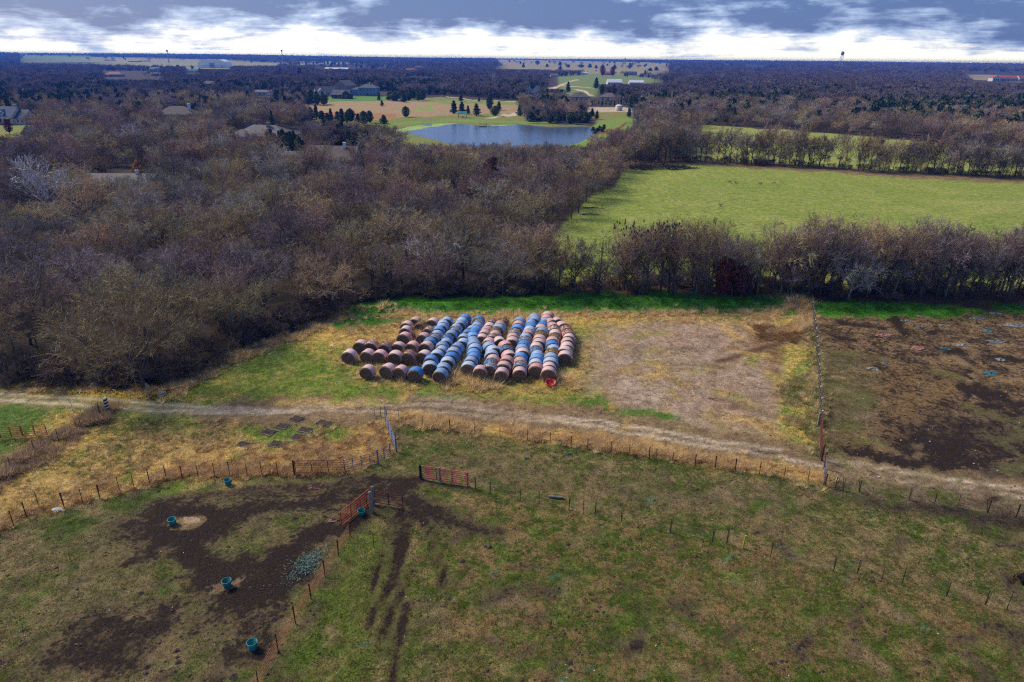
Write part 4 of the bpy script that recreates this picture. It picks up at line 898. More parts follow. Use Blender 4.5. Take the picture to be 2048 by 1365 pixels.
def fence(name, px, label, h=1.25, r_=.028, m='rust', wires=(.25, .55, .85, 1.12), wr=.008, wm='rust_wire', between=0, lean=.06, cat='fence', stays=0):
    pts = [G(a, b_) for a, b_ in px]; root = thing(name, pts[0], label, cat)
    full = []
    for i, p in enumerate(pts):
        full.append(p)
        if i < len(pts) - 1:
            for k in range(between): q = p.lerp(pts[i + 1], (k + 1) / (between + 1)); q.z = h1(q.x, q.y); full.append(q)
    inv = -root.location
    for i, p in enumerate(full):
        o = post_obj(root, p.x, p.y, h * rng.uniform(.9, 1.08), r_, m, lean * rng.random(), p.z); o.matrix_parent_inverse = Matrix.Translation(inv)
    for wz in wires:
        mb = MB(); line = []
        for i, p in enumerate(full):
            line.append((p.x, p.y, p.z + wz))
            if i < len(full) - 1: q = p.lerp(full[i + 1], .5); line.append((q.x, q.y, h1(q.x, q.y) + wz - rng.uniform(.01, .06)))
        mb.tube(line, wr, 3); o = mb.obj('wire', MATS[wm], root); o.matrix_parent_inverse = Matrix.Translation(inv)
    if stays:
        mb = MB()
        for p, q in zip(full, full[1:]):
            L_ = (q - p).length; n_ = max(1, int(L_ / stays))
            for k in range(1, n_):
                s = p.lerp(q, k / n_); z = h1(s.x, s.y); mb.tube([(s.x, s.y, z + wires[0]), (s.x, s.y, z + wires[-1])], wr * .7, 3)
        o = mb.obj('wire_stay', MATS[wm], root); o.matrix_parent_inverse = Matrix.Translation(inv); o['kind'] = 'stuff'
    return root
F1 = [(-60, 1110), (2, 1074), (28, 1052), (54, 1035), (78, 1013), (129, 1016), (166, 1006), (200, 997), (240, 985), (269, 978), (300, 968), (333, 958), (365, 957), (397, 957), (430, 955), (460, 954), (495, 953), (524, 952), (556, 951), (588, 950)]
fence('wire_fence', F1, 'rusty steel-post fence curving along the tan grass at the left', h=1.35, stays=.5, wires=(.15, .4, .65, .9, 1.15))
fence('cable_fence', [(700, 1072), (677, 1111), (650, 1152), (622, 1198), (591, 1247), (557, 1306), (518, 1375), (470, 1450)], 'rusty cable fence running from the orange gate to the bottom edge', h=1.35, wires=(.2, .38, .56, .74, .92, 1.1), wr=.014)
fence('wire_fence', [(935, 972), (951, 978), (980, 986), (1030, 998), (1041, 1002), (1078, 1007), (1138, 1020), (1166, 1029), (1190, 1031), (1242, 1044), (1340, 1066), (1424, 1086), (1453, 1088), (1541, 1114), (1667, 1143), (1714, 1147), (1762, 1162), (1803, 1170), (1893, 1193), (1970, 1210), (2013, 1219), (2090, 1240)], 'thin wire fence crossing the front pasture right of the salmon gate', h=1.2, wr=.006, wm='grey_wire', m='dark_post', r_=.02, wires=(.3, .7, 1.05), lean=.15)
fence('roadside_fence', [(845, 853), (900, 862), (950, 868), (1000, 876), (1055, 883), (1100, 888), (1142, 894), (1175, 899), (1222, 905), (1258, 911), (1298, 918), (1312, 920), (1345, 926), (1390, 932), (1430, 937), (1470, 943), (1518, 950), (1567, 958), (1615, 964), (1646, 970)], 'low wire fence in the straw-coloured strip along the farm track', h=1.15, wr=.006, wires=(.3, .7, 1.0))
fence('roadside_fence', [(1650, 971), (1670, 978), (1686, 982), (1718, 985), (1817, 1000), (1868, 1010), (1914, 1016), (1975, 1026), (2031, 1036), (2110, 1050)], 'sparse wire fence between dark lot track and front pasture at the right', h=1.15, wr=.006, m='dark_post', wires=(.4, .9), lean=.3)
LF = [(1622, 606), (1624, 622), (1626, 640), (1628, 658), (1630, 676), (1631, 694), (1633, 712), (1634, 730), (1636, 750), (1637, 772), (1638, 796), (1640, 820), (1641, 846)]
lf = fence('long_fence', LF, 'long wire fence with white insulators between bare yard and dark lot', h=1.3, between=1, r_=.045, m='dark_post', wires=(.2, .4, .6, .8, 1.0, 1.2), wm='grey_wire', wr=.009, stays=.6)
for a, b_ in LF[1:]:
    g = G(a, b_); mb = MB(); mb.box((g.x, g.y, g.z + 1.3), (.14, .10, .09)); o = mb.obj('insulator', MATS['white_plastic'], lf); o.matrix_parent_inverse = Matrix.Translation(-lf.location)
fence('wire_fence', [(700, 634), (763, 622), (860, 628), (950, 630), (1027, 632), (1130, 630), (1278, 628), (1400, 626), (1500, 625), (1590, 622)], 'thin wire fence between the bale yard and the bright green bank', h=1.2, wires=(.5, 1.0), wr=.006, m='grey_wire', wm='grey_wire')
fence('wire_fence', [(200, 832), (163, 858), (118, 884), (70, 905), (23, 940), (-40, 985)], 'post and wire fence inside the brushy bank left', h=1.3, wires=(.4, .8, 1.1), m='dark_post')
def gate(name, p0, p1, label, m, h=1.25, bars=6, vert=2, z0=.18, r_=.026, dz=0, brace=False):
    a, b_ = (G(*p0) if len(p0) == 2 else Vector(p0)), (G(*p1) if len(p1) == 2 else Vector(p1)); d = b_ - a; L_ = math.hypot(d.x, d.y)
    root = thing(name, a, label, 'gate', None, math.atan2(d.y, d.x)); sl = (b_.z - a.z) / L_
    def pt(x, z): return (x, 0, z + x * sl)
    fr = MB(); fr.tube([pt(0, z0), pt(0, h)], r_ * 1.3, 6); fr.tube([pt(L_, z0), pt(L_, h)], r_ * 1.3, 6); fr.tube([pt(0, h), pt(L_, h)], r_ * 1.3, 6); fr.tube([pt(0, z0), pt(L_, z0)], r_ * 1.3, 6); fr.obj('frame', MATS[m], root)
    for i in range(1, bars - 1): q = MB(); z = z0 + (h - z0) * i / (bars - 1); q.tube([pt(.02, z), pt(L_ - .02, z)], r_, 5); q.obj('bar', MATS[m], root)
    for i in range(1, vert + 1): q = MB(); x = L_ * i / (vert + 1); q.box((x, 0, (z0 + h) / 2 + x * sl), (.05, .075, h - z0)); q.obj('upright', MATS[m], root)
    if brace: q = MB(); q.tube([pt(0, z0), pt(L_, h)], r_ * .8, 5); q.obj('brace', MATS[m], root)
    return root
gate('steel_gate', (-40, 884), (46, 876), 'orange tube gate cut by the left edge of the photograph', 'orange_paint', vert=3, h=1.2)
gate('steel_gate', (48, 876), (96, 873), 'short orange tube gate beside the brushy bank', 'orange_paint', vert=1, h=1.2)
gate('steel_gate', (592, 949), (690, 947), 'rusty orange tube gate set in the curving fence', 'rust_wire', vert=2, h=1.3, r_=.022)
gate('steel_gate', (690, 947), (757, 930), 'grey pipe gate right of the rusty orange one', 'grey_pipe', vert=3, h=1.25, r_=.018)
gate('steel_gate', (757, 930), (792, 903), 'grey pipe gate joining the blue-painted pipe run', 'grey_pipe', vert=2, h=1.2, r_=.018)
gate('steel_gate', (792, 903), (771, 846), 'blue-grey pipe gate seen nearly end-on below the track', 'blue_paint', vert=2, h=1.25, bars=5)
gate('steel_gate', (750, 836), (798, 842), 'thin grey pipe gate at the track corner', 'grey_pipe', vert=1, h=1.1, bars=3, r_=.018)
gate('steel_gate', (842, 958), (936, 973), 'salmon red tube gate standing closed in the wire fence', 'red_paint', vert=2, h=1.3, bars=7, r_=.034)
gate('steel_gate', (740, 1008), (684, 1055), 'orange tube gate swung open beside the pale wooden post', 'orange_paint', vert=2, h=1.35, bars=6, r_=.034)
gate('steel_gate', (750, 1008), (806, 1018), 'dark rusty sagging gate right of the pale wooden post', 'rust', vert=1, h=1.25, bars=5)
gate('steel_gate', (1641, 848), (1639, 921), 'rusty gate seen end-on at the near end of the long fence', 'rust', vert=2, h=1.4, bars=5)
gate('steel_gate', (1648, 936), (1647, 972), 'short grey-blue gate across the track from the rusty one', 'grey_pipe', vert=1, h=1.4, bars=4)
def wpost(px, py, h, r_, m, label, cat='post'):
    g = G(px, py); mb = MB(); l_ = rng.uniform(-.06, .06)
    mb.tube([(0, 0, -.3), (l_ * .5, 0, h * .5), (l_, 0, h - .04), (l_, 0, h)], [r_ * 1.05, r_, r_ * .95, r_ * .7], 9); o = mb.obj('fence_post', MATS[m], None); o.location = g; return tag(o, label, cat)
wpost(743, 1025, 1.9, .13, 'wood_post', 'thick pale wooden post between the orange and rusty gates')
wpost(748, 1010, 1.7, .11, 'wood_post', 'second weathered wooden post just behind the thick pale one')
wpost(842, 958, 1.35, .11, 'black_paint', 'dark post at the left end of the salmon gate')
wpost(881, 967, 1.55, .10, 'wood_post', 'grey wooden post standing in front of the salmon gate')
wpost(589, 951, 1.45, .07, 'black_paint', 'dark post at the left end of the rusty orange gate')
wpost(757, 930, 1.5, .07, 'blue_paint', 'blue steel post between the grey pipe gates')
wpost(793, 904, 1.9, .06, 'blue_paint', 'blue steel post at the near end of the blue pipe gate')
wpost(761, 834, 1.2, .05, 'yellow_green', 'short mossy post at the track corner gate')
wpost(772, 848, 1.9, .05, 'blue_paint', 'leaning blue post at the far end of the blue pipe gate')
wpost(1643, 921, 1.6, .08, 'rust', 'rusty corner post where the long fence meets the track')
wpost(1648, 938, 1.7, .07, 'rust', 'rusty post across the track, at the far end of the grey gate')
wpost(1636, 850, 1.3, .12, 'wood_post', 'weathered brace post on the long fence')
wpost(299, 797, 1.7, .10, 'wood_post', 'pale stump post below the broad tan tree')
wpost(1591, 618, 2.0, .09, 'wood_post', 'old corner post in the tan brush at the top of the bare yard')
wpost(748, 1095, 1.25, .025, 'rust', 'single steel post standing in the pasture below the gates')
wpost(735, 1015, 1.3, .03, 'rust', 'thin rusty post tied to the orange gate')
wpost(201, 833, 1.6, .03, 'rust', 'dark steel post left of the striped marker')
wpost(146, 822, 1.1, .035, 'white_plastic', 'small white post between the wheel tracks')
wpost(853, 740, .01, .01, 'rust', 'x') if False else None
g = G(1485, 1098); mb = MB(); mb.tube([(0, 0, -.2), (.03, 0, .5), (.08, 0, 1.15)], [.07, .065, .06], 8); tag(mb.obj('marker_post', MATS['yellow_green']), 'bright yellow-green marker post in the front pasture fence', 'post').location = g
g = G(216, 822); r0_ = thing('striped_marker', g, 'black post with white slanting bands beside the farm track', 'marker')
mb = MB(); mb.box((0, 0, .6), (.26, .26, 1.5)); mb.obj('post', MATS['black_paint'], r0_)
for i in range(4):
    mb = MB(); z = .25 + i * .32; mb.add([(-.137, -.137, z), (.137, -.137, z + .10), (.137, -.137, z + .24), (-.137, -.137, z + .14), (-.137, .137, z), (.137, .137, z + .10), (.137, .137, z + .24), (-.137, .137, z + .14)], [(0, 1, 2, 3), (7, 6, 5, 4), (0, 4, 5, 1), (3, 2, 6, 7), (0, 3, 7, 4), (1, 5, 6, 2)]); mb.obj('white_band', MATS['white_plastic'], r0_)

# ------------------------------------------------------------------ feed tubs
def tub(px, py, m, mi, r_, h, label, tilt=0, rz=0, group=None, broken=False, dz=0):
    g = G(px, py); o = thing('feed_tub', g + Vector((0, 0, dz)), label, 'tub', group, rz); o.rotation_euler.x = tilt
    mb = MB(); mb.lathe([(r_ * .74, 0), (r_ * .80, h * .1), (r_ * .97, h * .96), (r_ * .93, h * .96), (r_ * .70, h * .12), (r_ * .02, h * .10)], 24, jit=.01); mb.obj('body', MATS[m], o, True)
    mb = MB(); mb.lathe([(r_ * .96, h * .90), (r_ * 1.06, h * .92), (r_ * 1.07, h), (r_ * .93, h), (r_ * .92, h * .92)], 24, jit=.012); mb.obj('rim', MATS[m], o, True)
    mb = MB(); mb.lathe([(r_ * .735, 0), (r_ * .001, .004)], 24); mb.obj('base', MATS[mi], o)
    if not broken:
        for s in (-1, 1):
            mb = MB(); mb.tube([(s * r_ * 1.02, -.10, h * .86), (s * r_ * 1.17, -.07, h * .84), (s * r_ * 1.17, .07, h * .84), (s * r_ * 1.02, .10, h * .86)], .014, 5); mb.obj('handle', MATS[mi], o)
    return o
tub(457, 970, 'teal_plastic', 'teal_dark', .29, .50, 'teal feed tub just inside the curving fence, farthest from the camera', group='teal feed tubs')
tub(346, 1048, 'teal_plastic', 'teal_dark', .30, .45, 'teal feed tub at the left edge of the muddy puddle', group='teal feed tubs', tilt=.06)
tub(455, 1173, 'teal_plastic', 'teal_dark', .30, .50, 'teal feed tub on the small pale patch in dark mud', group='teal feed tubs')
tub(506, 1298, 'teal_plastic', 'teal_dark', .30, .52, 'teal feed tub nearest the camera beside the cable fence', group='teal feed tubs', tilt=-.04)
tub(724, 1029, 'teal_plastic', 'teal_dark', .28, .42, 'teal feed tub tucked behind the orange gate', group='teal feed tubs', tilt=.1)
tub(1101, 771, 'red_plastic', 'red_plastic', .54, .42, 'cracked bright red plastic tub lying in front of the bales', tilt=.30, broken=True, dz=.06)

# ------------------------------------------------------------------ small things on the ground
def rockm(seed, n=10):
    r = random.Random(seed); mb = MB(); rings = []
    prof = [(.55, 0), (1, .25), (.85, .62), (.45, .88), (.02, .95)]
    mb.lathe(prof, n, jit=.14); return mb
mat('white_stone', (.72, .70, .66), (.5, .47, .43), 5, .8, .4); mat('grey_stone', (.38, .36, .34), (.24, .22, .2), 5, .9, .5)
for a, b_, s, m, lb in ((115, 1021, (.42, .24, .22), 'white_stone', 'flat white rock by the foot of the curving fence'), (324, 790, (.55, .4, .4), 'grey_stone', 'grey boulder below the broad tan tree'), (385, 767, (.3, .25, .28), 'white_stone', 'small white rock in the tan grass at the wood edge'), (188, 770, (.4, .3, .3), 'white_stone', 'white rock half hidden at the wood edge left')):
    mb = rockm(rng.randrange(999)); mb.v = [(x * s[0], y * s[1], z * s[2]) for x, y, z in mb.v]; o = mb.obj('rock', MATS[m]); o.location = G(a, b_); tag(o, lb, 'rock')
g = G(381, 748); o = thing('wood_edge_sign', g, 'small white notice board on posts at the wood edge', 'sign'); mb = MB(); mb.box((0, 0, 1.0), (.42, .03, .6)); mb.obj('board', MATS['white_plastic'], o)
for s in (-1, 1): mb = MB(); mb.box((s * .16, .03, .6), (.05, .03, 1.4)); mb.obj('post', MATS['wood_post'], o)
mb = MB(); mb.box((0, -.018, 1.05), (.26, .004, .1)); mb.obj('dark_panel', MATS['grey_pipe'], o)
g = G(1273, 590); o = thing('dumped_tyre', g + Vector((0, 0, .28)), 'big black tractor tyre lying on the green bank', 'tyre'); o.rotation_euler = (R(28), 0, .4)
mb = MB(); mb.lathe([(.30, -.16), (.46, -.2), (.62, -.14), (.66, 0), (.62, .14), (.46, .2), (.30, .16), (.26, 0), (.30, -.16)], 24); mb.obj('tread', MATS['black_paint'], o, True)
mb = MB(); mb.lathe([(.25, -.05), (.02, -.06)], 16); mb.obj('rim', MATS['dark_post'], o)
mat('pale_metal', (.26, .28, .22), (.15, .16, .12), 4, .5)
g = G(1112, 997); mb = MB(); mb.tube([(-.62, .06, .13), (0, 0, .15), (.62, -.08, .13)], [.085, .09, .085], 10); o = mb.obj('old_pipe', MATS['pale_metal']); o.location = g; tag(o, 'short pale pipe lying by the thin wire fence', 'pipe')
# soil beds
mat('dark_soil', (.045, .030, .022), (.09, .06, .042), 6, .95, .9); mat('pale_soil', (.28, .22, .16), (.2, .15, .1), 6, .95, .6)
for i, (a, b_, w_, d_, lb) in enumerate(((537, 865, 1.15, .95, 'left'), (566, 853, 1.15, .8, 'upper left'), (594, 839, 1.2, .9, 'topmost, closest to the track'), (648, 847, 1.3, .9, 'farthest right'), (611, 861, 1.2, .8, 'middle'), (595, 875, 1.0, .8, 'lower middle, half overgrown'), (552, 889, 1.0, .9, 'lowest, half hidden in tan grass'), (487, 889, .9, .7, 'far left, faint'))):
    g = G(a, b_); o = thing('soil_pit', g, 'square of dug dark soil, %s of the cluster' % lb, 'soil pit', 'dug soil squares below the track', -.35 + rng.uniform(-.1, .1))
    mb = MB(); n_ = 7
    vs = [((x / (n_ - 1) - .5) * w_, (y / (n_ - 1) - .5) * d_, .05 + rng.uniform(0, .07)) for y in range(n_) for x in range(n_)]
    mb.add(vs, [(y * n_ + x, y * n_ + x + 1, (y + 1) * n_ + x + 1, (y + 1) * n_ + x) for y in range(n_ - 1) for x in range(n_ - 1)]); mb.obj('soil', MATS['dark_soil'], o)
    for s, (cx, cy, lx, ly) in enumerate(((0, -d_ / 2, w_, .14), (0, d_ / 2, w_, .14), (-w_ / 2, 0, .14, d_), (w_ / 2, 0, .14, d_))):
        q = MB(); q.box((cx, cy, .01), (lx + .1, ly, .09), 0, .04); q.obj('earth_rim', MATS['pale_soil'], o)
# torn wrap lying about
mat('net_pink', (.55, .22, .19), (.26, .15, .10), 3, .7); mat('net_teal', (.03, .26, .31), (.06, .13, .14), 3, .7); mat('net_white', (.36, .38, .34), (.16, .14, .11), 3, .7); mat('net_grey', (.22, .25, .27), (.14, .13, .13), 3, .7); mat('net_green', (.20, .34, .27), (.13, .15, .09), 5, .7)
def sheet(px, py, wx, wy, m, label, lump=.22, n=13, holes=.16, rz=None):
    g = G(px, py); mb = MB(); vs = []; sd = rng.randrange(999)
    for j in range(n):
        for i in range(n):
            u, v_ = i / (n - 1) - .5, j / (n - 1) - .5; k = .75 + .7 * float(vnoise(np.array([u * 4 + sd]), np.array([v_ * 4 + 3.0]), 7)[0])
            vs.append((u * wx * k + rng.uniform(-.05, .05) * wx, v_ * wy * k + rng.uniform(-.05, .05) * wy, .03 + lump * max(0, rng.gauss(.35, .4)) * (1 - 2 * max(abs(u), abs(v_))) + .02))
    fs = [(j * n + i, j * n + i + 1, (j + 1) * n + i + 1, (j + 1) * n + i) for j in range(n - 1) for i in range(n - 1) if rng.random() > holes and math.hypot(i / (n - 2) - .5, j / (n - 2) - .5) < .56]
    k = len(vs); vs2 = vs + [(x, y, z - .012) for x, y, z in vs]; fs2 = fs + [tuple(q + k for q in f_)[::-1] for f_ in fs]
    mb.add(vs2, fs2); o = mb.obj('torn_wrap', MATS[m]); o.location = g; o.rotation_euler.z = rng.uniform(-.3, .3) if rz is None else rz
    o.scale = (.68, .68, .8)
    return tag(o, label, 'plastic wrap')
for a in ((1840, 634, 1.7, 1.0, 'net_pink', 'salmon scrap of bale wrap nearest the green bank in the dark lot'), (1765, 671, 3.0, 1.4, 'net_pink', 'long pink strip of bale wrap in the middle of the dark lot'), (1722, 686, 1.2, .8, 'net_pink', 'small pink wrap scrap left of the long strip'), (1835, 697, 1.8, 1.5, 'net_pink', 'pink wrap heap beside the teal sheet'),
          (1890, 698, 1.6, .9, 'net_teal', 'teal plastic sheet lying right of the pink wrap heap'), (1975, 663, 1.2, 1.3, 'net_teal', 'small teal plastic scrap in dark mud at the far right'), (1925, 691, 2.4, 1.6, 'net_white', 'pale crumpled net right of the teal sheet'), (1815, 643, 2.4, 1.0, 'net_white', 'pale scrap of netting below the salmon scrap'), (1885, 652, 1.8, .9, 'net_white', 'grey-white net left of the small teal scrap'),
          (1955, 638, 3.2, 1.6, 'net_grey', 'large grey net mat near the top of the dark lot'), (1990, 628, 3.0, .9, 'net_white', 'whitish strip of net under the green bank end'), (2030, 652, 4.0, 1.6, 'net_white', 'wide pale tangle of net at the right edge'), (1840, 654, 1.6, .7, 'net_grey', 'purple-grey scrap of wrap in the dark lot'), (1745, 738, 1.8, 1.2, 'net_white', 'faint pale net half trodden in lower down the lot'), (1980, 748, 2.2, 1.2, 'net_teal', 'faded blue-green sheet trodden into the lower lot'),
          (2000, 720, 1.6, 1.0, 'net_white', 'pale scrap above the faded blue-green sheet'), (1770, 727, 1.3, .9, 'net_grey', 'grey scrap beside the trodden pale net'), (1990, 684, 3.0, 1.4, 'net_grey', 'blue-grey net mat right of the pale crumpled net'),
          (668, 1041, 1.0, .5, 'net_pink', 'crumpled pink wrap caught at the end of the open orange gate'), (158, 1290, .5, .22, 'net_pink', 'pink scrap on the dark mud at bottom left'), (347, 1221, .35, .2, 'net_pink', 'tiny pink scrap between mud patches'), (160, 1335, .4, .2, 'net_pink', 'pink scrap below the dark mud at bottom left'), (3, 1326, .5, .35, 'net_pink', 'pink scrap at the left edge of the pasture'), (628, 978, 1.2, .4, 'net_pink', 'faded pink strip lying near the fence above the mud'),
          (1052, 918, .8, .5, 'net_green', 'pale green scrap in the pasture below the straw strip'), (1138, 910, 1.0, .25, 'net_green', 'thin pale green strip in the pasture'), (1053, 764, .9, .6, 'net_pink', 'grey-pink shred of wrap before the bales'), (1458, 788, .2, .2, 'red_plastic', 'tiny red scrap on the bare tan yard')): sheet(*a)
g = G(615, 1128)
netm = MB()
for _ in range(1500):
    u, v_ = rng.gauss(0, .5), rng.gauss(0, .8); x, y = u + v_ * .25, v_ * .95; z = max(0, .10 - .08 * (u * u + v_ * v_)) + rng.uniform(.01, .05)
    d = Vector((rng.gauss(0, .10), rng.gauss(0, .10), rng.gauss(0, .03))); q = perp(d.normalized(), rng) * .012; p = Vector((x, y, z)); netm.add([p - q, p + q, p + d + q, p + d - q], [(0, 1, 2, 3)])
o = netm.obj('net_heap', MATS['net_green']); o.location = g; tag(o, 'spread heap of tangled pale green netting beside the cable fence', 'netting')
# litter specks
lit = MB()
for _ in range(110):
    a, b_ = rng.uniform(0, 2048), rng.uniform(870, 1365)
    if b_ < 940 and a < 800: continue
    g = G(a, b_); s = rng.uniform(.018, .045); lit.box((g.x, g.y, g.z + s * .5), (s * 1.6, s, s), rng.uniform(0, 3), s * .2)
for _ in range(28):
    a, b_ = rng.uniform(1650, 2048), rng.uniform(635, 960); g = G(a, b_); s = rng.uniform(.03, .08); lit.box((g.x, g.y, g.z + s * .5), (s * 1.6, s, s), rng.uniform(0, 3), s * .2)
tag(lit.obj('litter', MATS['white_stone']), 'white specks of chalky stone and litter strewn over the pasture', 'litter', kind='stuff')
# clods and dung
clod = MB()
for _ in range(1500):
    a, b_ = rng.uniform(-20, 2070), rng.uniform(860, 1400) ; g = G(a, b_)
    if float(fbm(np.array([g.x * .25]), np.array([g.y * .25]), 19, 3)[0]) < .53: continue
    if b_ < 960 and a < 800: continue
    s = rng.uniform(.05, .17) * (1 if rng.random() < .9 else 1.7); n_ = 6; top = (g.x, g.y, g.z + s * .5)
    vs = [(g.x + math.cos(k * 1.047) * s * rng.uniform(.7, 1.3), g.y + math.sin(k * 1.047) * s * rng.uniform(.7, 1.2), g.z - .01) for k in range(n_)] + [top]
    clod.add(vs, [(k, (k + 1) % n_, n_) for k in range(n_)])
tag(clod.obj('clods', MATS['dark_soil']), 'dark clods and dung scattered over the grazed pasture', 'clods', kind='stuff')
mc = MB(); cx2 = nrng.uniform(-42, -2, 9000); cy2 = nrng.uniform(24, 62, 9000); _, _, _, mm2 = ground_layers(cx2, cy2); zz2 = hgt(cx2, cy2)
for x, y, z, q in zip(cx2, cy2, zz2, mm2):
    if q < .55 + rng.random() * .3: continue
    s = rng.uniform(.03, .11); n_ = 5; vs = [(x + math.cos(k * 1.257) * s * rng.uniform(.7, 1.3), y + math.sin(k * 1.257) * s * rng.uniform(.7, 1.2), z - .01) for k in range(n_)] + [(x, y, z + s * .6)]
    mc.add(vs, [(k, (k + 1) % n_, n_) for k in range(n_)])
tag(mc.obj('mud_clods', MATS['dark_soil']), 'hoof-churned lumps in the dark mud around the tubs and gate', 'mud', kind='stuff')
# puddle and pond
def water_mat(name, c, rough, bump, scale):
    m = bpy.data.materials.new(name); m.use_nodes = True; t = m.node_tree; b = t.nodes['Principled BSDF']
    b.inputs['Base Color'].default_value = (*c, 1); b.inputs['Roughness'].default_value = rough; b.inputs['IOR'].default_value = 1.33; b.inputs['Specular IOR Level'].default_value = .5
    g = N(t, 'ShaderNodeNewGeometry'); mp = N(t, 'ShaderNodeMapping'); t.links.new(g.outputs['Position'], mp.inputs[0]); mp.inputs['Scale'].default_value = (.6, 1, 1)
    n = noise(t, mp.outputs[0], scale, 4, .6); bn = N(t, 'ShaderNodeBump', inp={'Strength': bump, 'Distance': .1}); t.links.new(n, bn.inputs['Height']); t.links.new(bn.outputs[0], b.inputs['Normal'])
    MATS[name] = m; return m
water_mat('pond_water', (.10, .145, .23), .12, .5, .8); water_mat('muddy_water', (.38, .26, .145), .35, .1, 3)
def flat(name, pts, z, m, kind):
    me = bpy.data.meshes.new(name); me.from_pydata([(x, y, z) for x, y in pts], [], [tuple(range(len(pts)))[::-1]]); me.materials.append(MATS[m]); o = link(bpy.data.objects.new(name, me)); o['kind'] = kind
    if me.polygons[0].normal.z < 0: me.flip_normals()
    return o
cx_, cy_ = POND.mean(0)
o = flat('pond_water', [((x - cx_) * 1.06 + cx_, (y - cy_) * 1.06 + cy_) for x, y in POND], -.42, 'pond_water', 'structure')
cx_, cy_ = PUDDLE.mean(0); pz = h1(cx_, cy_)
flat('puddle_water', [((x - cx_) * 1.1 + cx_, (y - cy_) * 1.1 + cy_) for x, y in PUDDLE], pz + .028, 'muddy_water', 'structure')
mat('algae', (.36, .47, .12), (.24, .36, .08), .15, .8)
for k, pts in enumerate(([(790, 251), (830, 249), (866, 252), (842, 257), (812, 262), (800, 268), (780, 262)], [(866, 246), (905, 243.5), (920, 246), (890, 249), (872, 253), (862, 252)], [(972, 248.5), (1010, 244), (1036, 247), (1010, 250.5), (985, 251)])):
    q = W(pts); c_ = q.mean(0); vs = []
    for i in range(len(q)):
        for u in (0, .33, .66):
            p = q[i] * (1 - u) + q[(i + 1) % len(q)] * u; p = c_ + (p - c_) * rng.uniform(.92, 1.08); vs.append((p[0], p[1]))
    o = flat('algae_mat', vs, -.40 + k * .003, 'algae', 'stuff'); tag(o, 'pale green algae floating along the shore of the pond', 'algae')
g = G(905, 251); o = thing('pond_platform', (*P(966, 252), -.42), 'small dark floating dock on the far side of the pond', 'dock'); mb = MB(); mb.box((0, 0, .25), (4, 2.2, .35)); mb.obj('deck', MATS['wood_post'], o)
for s in (-1, 1): mb = MB(); mb.tube([(s * 1.7, .8, .4), (s * 1.7, .8, 1.7)], .08, 6); mb.obj('post', MATS['dark_post'], o)
mb = MB(); mb.box((0, .8, 1.2), (3.4, .08, .12)); mb.obj('rail', MATS['dark_post'], o)
# brush pile
bp_ = MB(); g = G(1325, 337)
for _ in range(260):
    a = rng.uniform(0, 6.28); rr_ = rng.random() ** .5; p = Vector((math.cos(a) * rr_ * 11, math.sin(a) * rr_ * 4, max(.1, 1.5 * (1 - rr_)) * rng.random() + .1)); d = Vector((rng.gauss(0, 1), rng.gauss(0, 1), rng.gauss(0, .3))).normalized() * rng.uniform(.8, 2.6)
    bp_.tube([p - d, p + d], [.16 * rng.uniform(.4, 1), .05], 4)
o = bp_.obj('brush_pile', MATS['dark_post']); o.location = g; tag(o, 'long dark pile of cut branches at the corner of the green field', 'brush pile')
for a, b_, lb in ((1460, 367, 'left one of the small weeds in the middle of the green field'), (1472, 368, 'tiny weed beside the left one'), (1521, 370, 'right one of the small weeds in the green field'), (1441, 413, 'lone weed nearer the row in the green field'), (1548, 369, 'faint weed right of the others')):
    g = G(a, b_); o = link(bpy.data.objects.new('field_weed', MB().mesh('field_weed', MATS['brush_twig']) if False else join_mesh('field_weed', bush[rng.randrange(3)], [MATS['bark'], MATS['brush_twig']]))); o.location = g; o.scale = (.35, .35, .25); tag(o, lb, 'weed')
for a, b_, L_, lb in ((1188, 418, 5, 'fallen dark branch lying on the green field near the wood'), (1182, 431, 4, 'second fallen branch closer to the tree row'), (1235, 333, 6, 'grey log at the field corner left of the brush pile'), (1395, 582, 3.5, 'pale fallen limb under the tree row')):
    g = G(a, b_); mb = MB(); mb.tube([(-L_ / 2, .2, .15), (-L_ * .1, -.1, .3), (L_ / 2, .1, .12)], [.16, .12, .05], 6); mb.tube([(-L_ * .1, -.1, .3), (L_ * .15, .4, .7)], [.08, .02], 5); o = mb.obj('fallen_branch', MATS['bark']); o.location = g; tag(o, lb, 'branch')
# cow lying at the right edge
mat('black_hide', (.008, .007, .007), (.014, .011, .01), 3, .9, spec=.05)
g = G(2044, 1163)
cow = thing('cow', g, 'black cow lying down, cut by the right edge of the photograph', 'cow', None, -.25)
mb = bpy.data.meshes.new('body'); cv = [(0, 0, .42), (.45, 0, .46), (.85, 0, .50), (1.2, 0, .46), (1.5, 0, .62), (1.75, .0, .86), (1.98, -.02, .80), (2.22, -.04, .66), (-.02, .22, .16), (-.2, .35, .1), (.25, .42, .09), (1.1, .30, .22), (1.5, .40, .12), (1.15, .36, .07), (1.1, -.30, .22), (1.5, -.38, .12), (1.15, -.36, .07), (-.02, -.25, .18), (-.2, -.38, .1), (.25, -.45, .09)]
ce = [(0, 1), (1, 2), (2, 3), (3, 4), (4, 5), (5, 6), (6, 7), (0, 8), (8, 9), (9, 10), (3, 11), (11, 12), (12, 13), (3, 14), (14, 15), (15, 16), (0, 17), (17, 18), (18, 19)]
mb.from_pydata(cv, ce, []); mb.materials.append(MATS['black_hide']); body = link(bpy.data.objects.new('body', mb), cow); bm_ = body.modifiers.new('skin', 'SKIN'); body.modifiers.new('sub', 'SUBSURF').levels = 2; body.modifiers['sub'].render_levels = 2
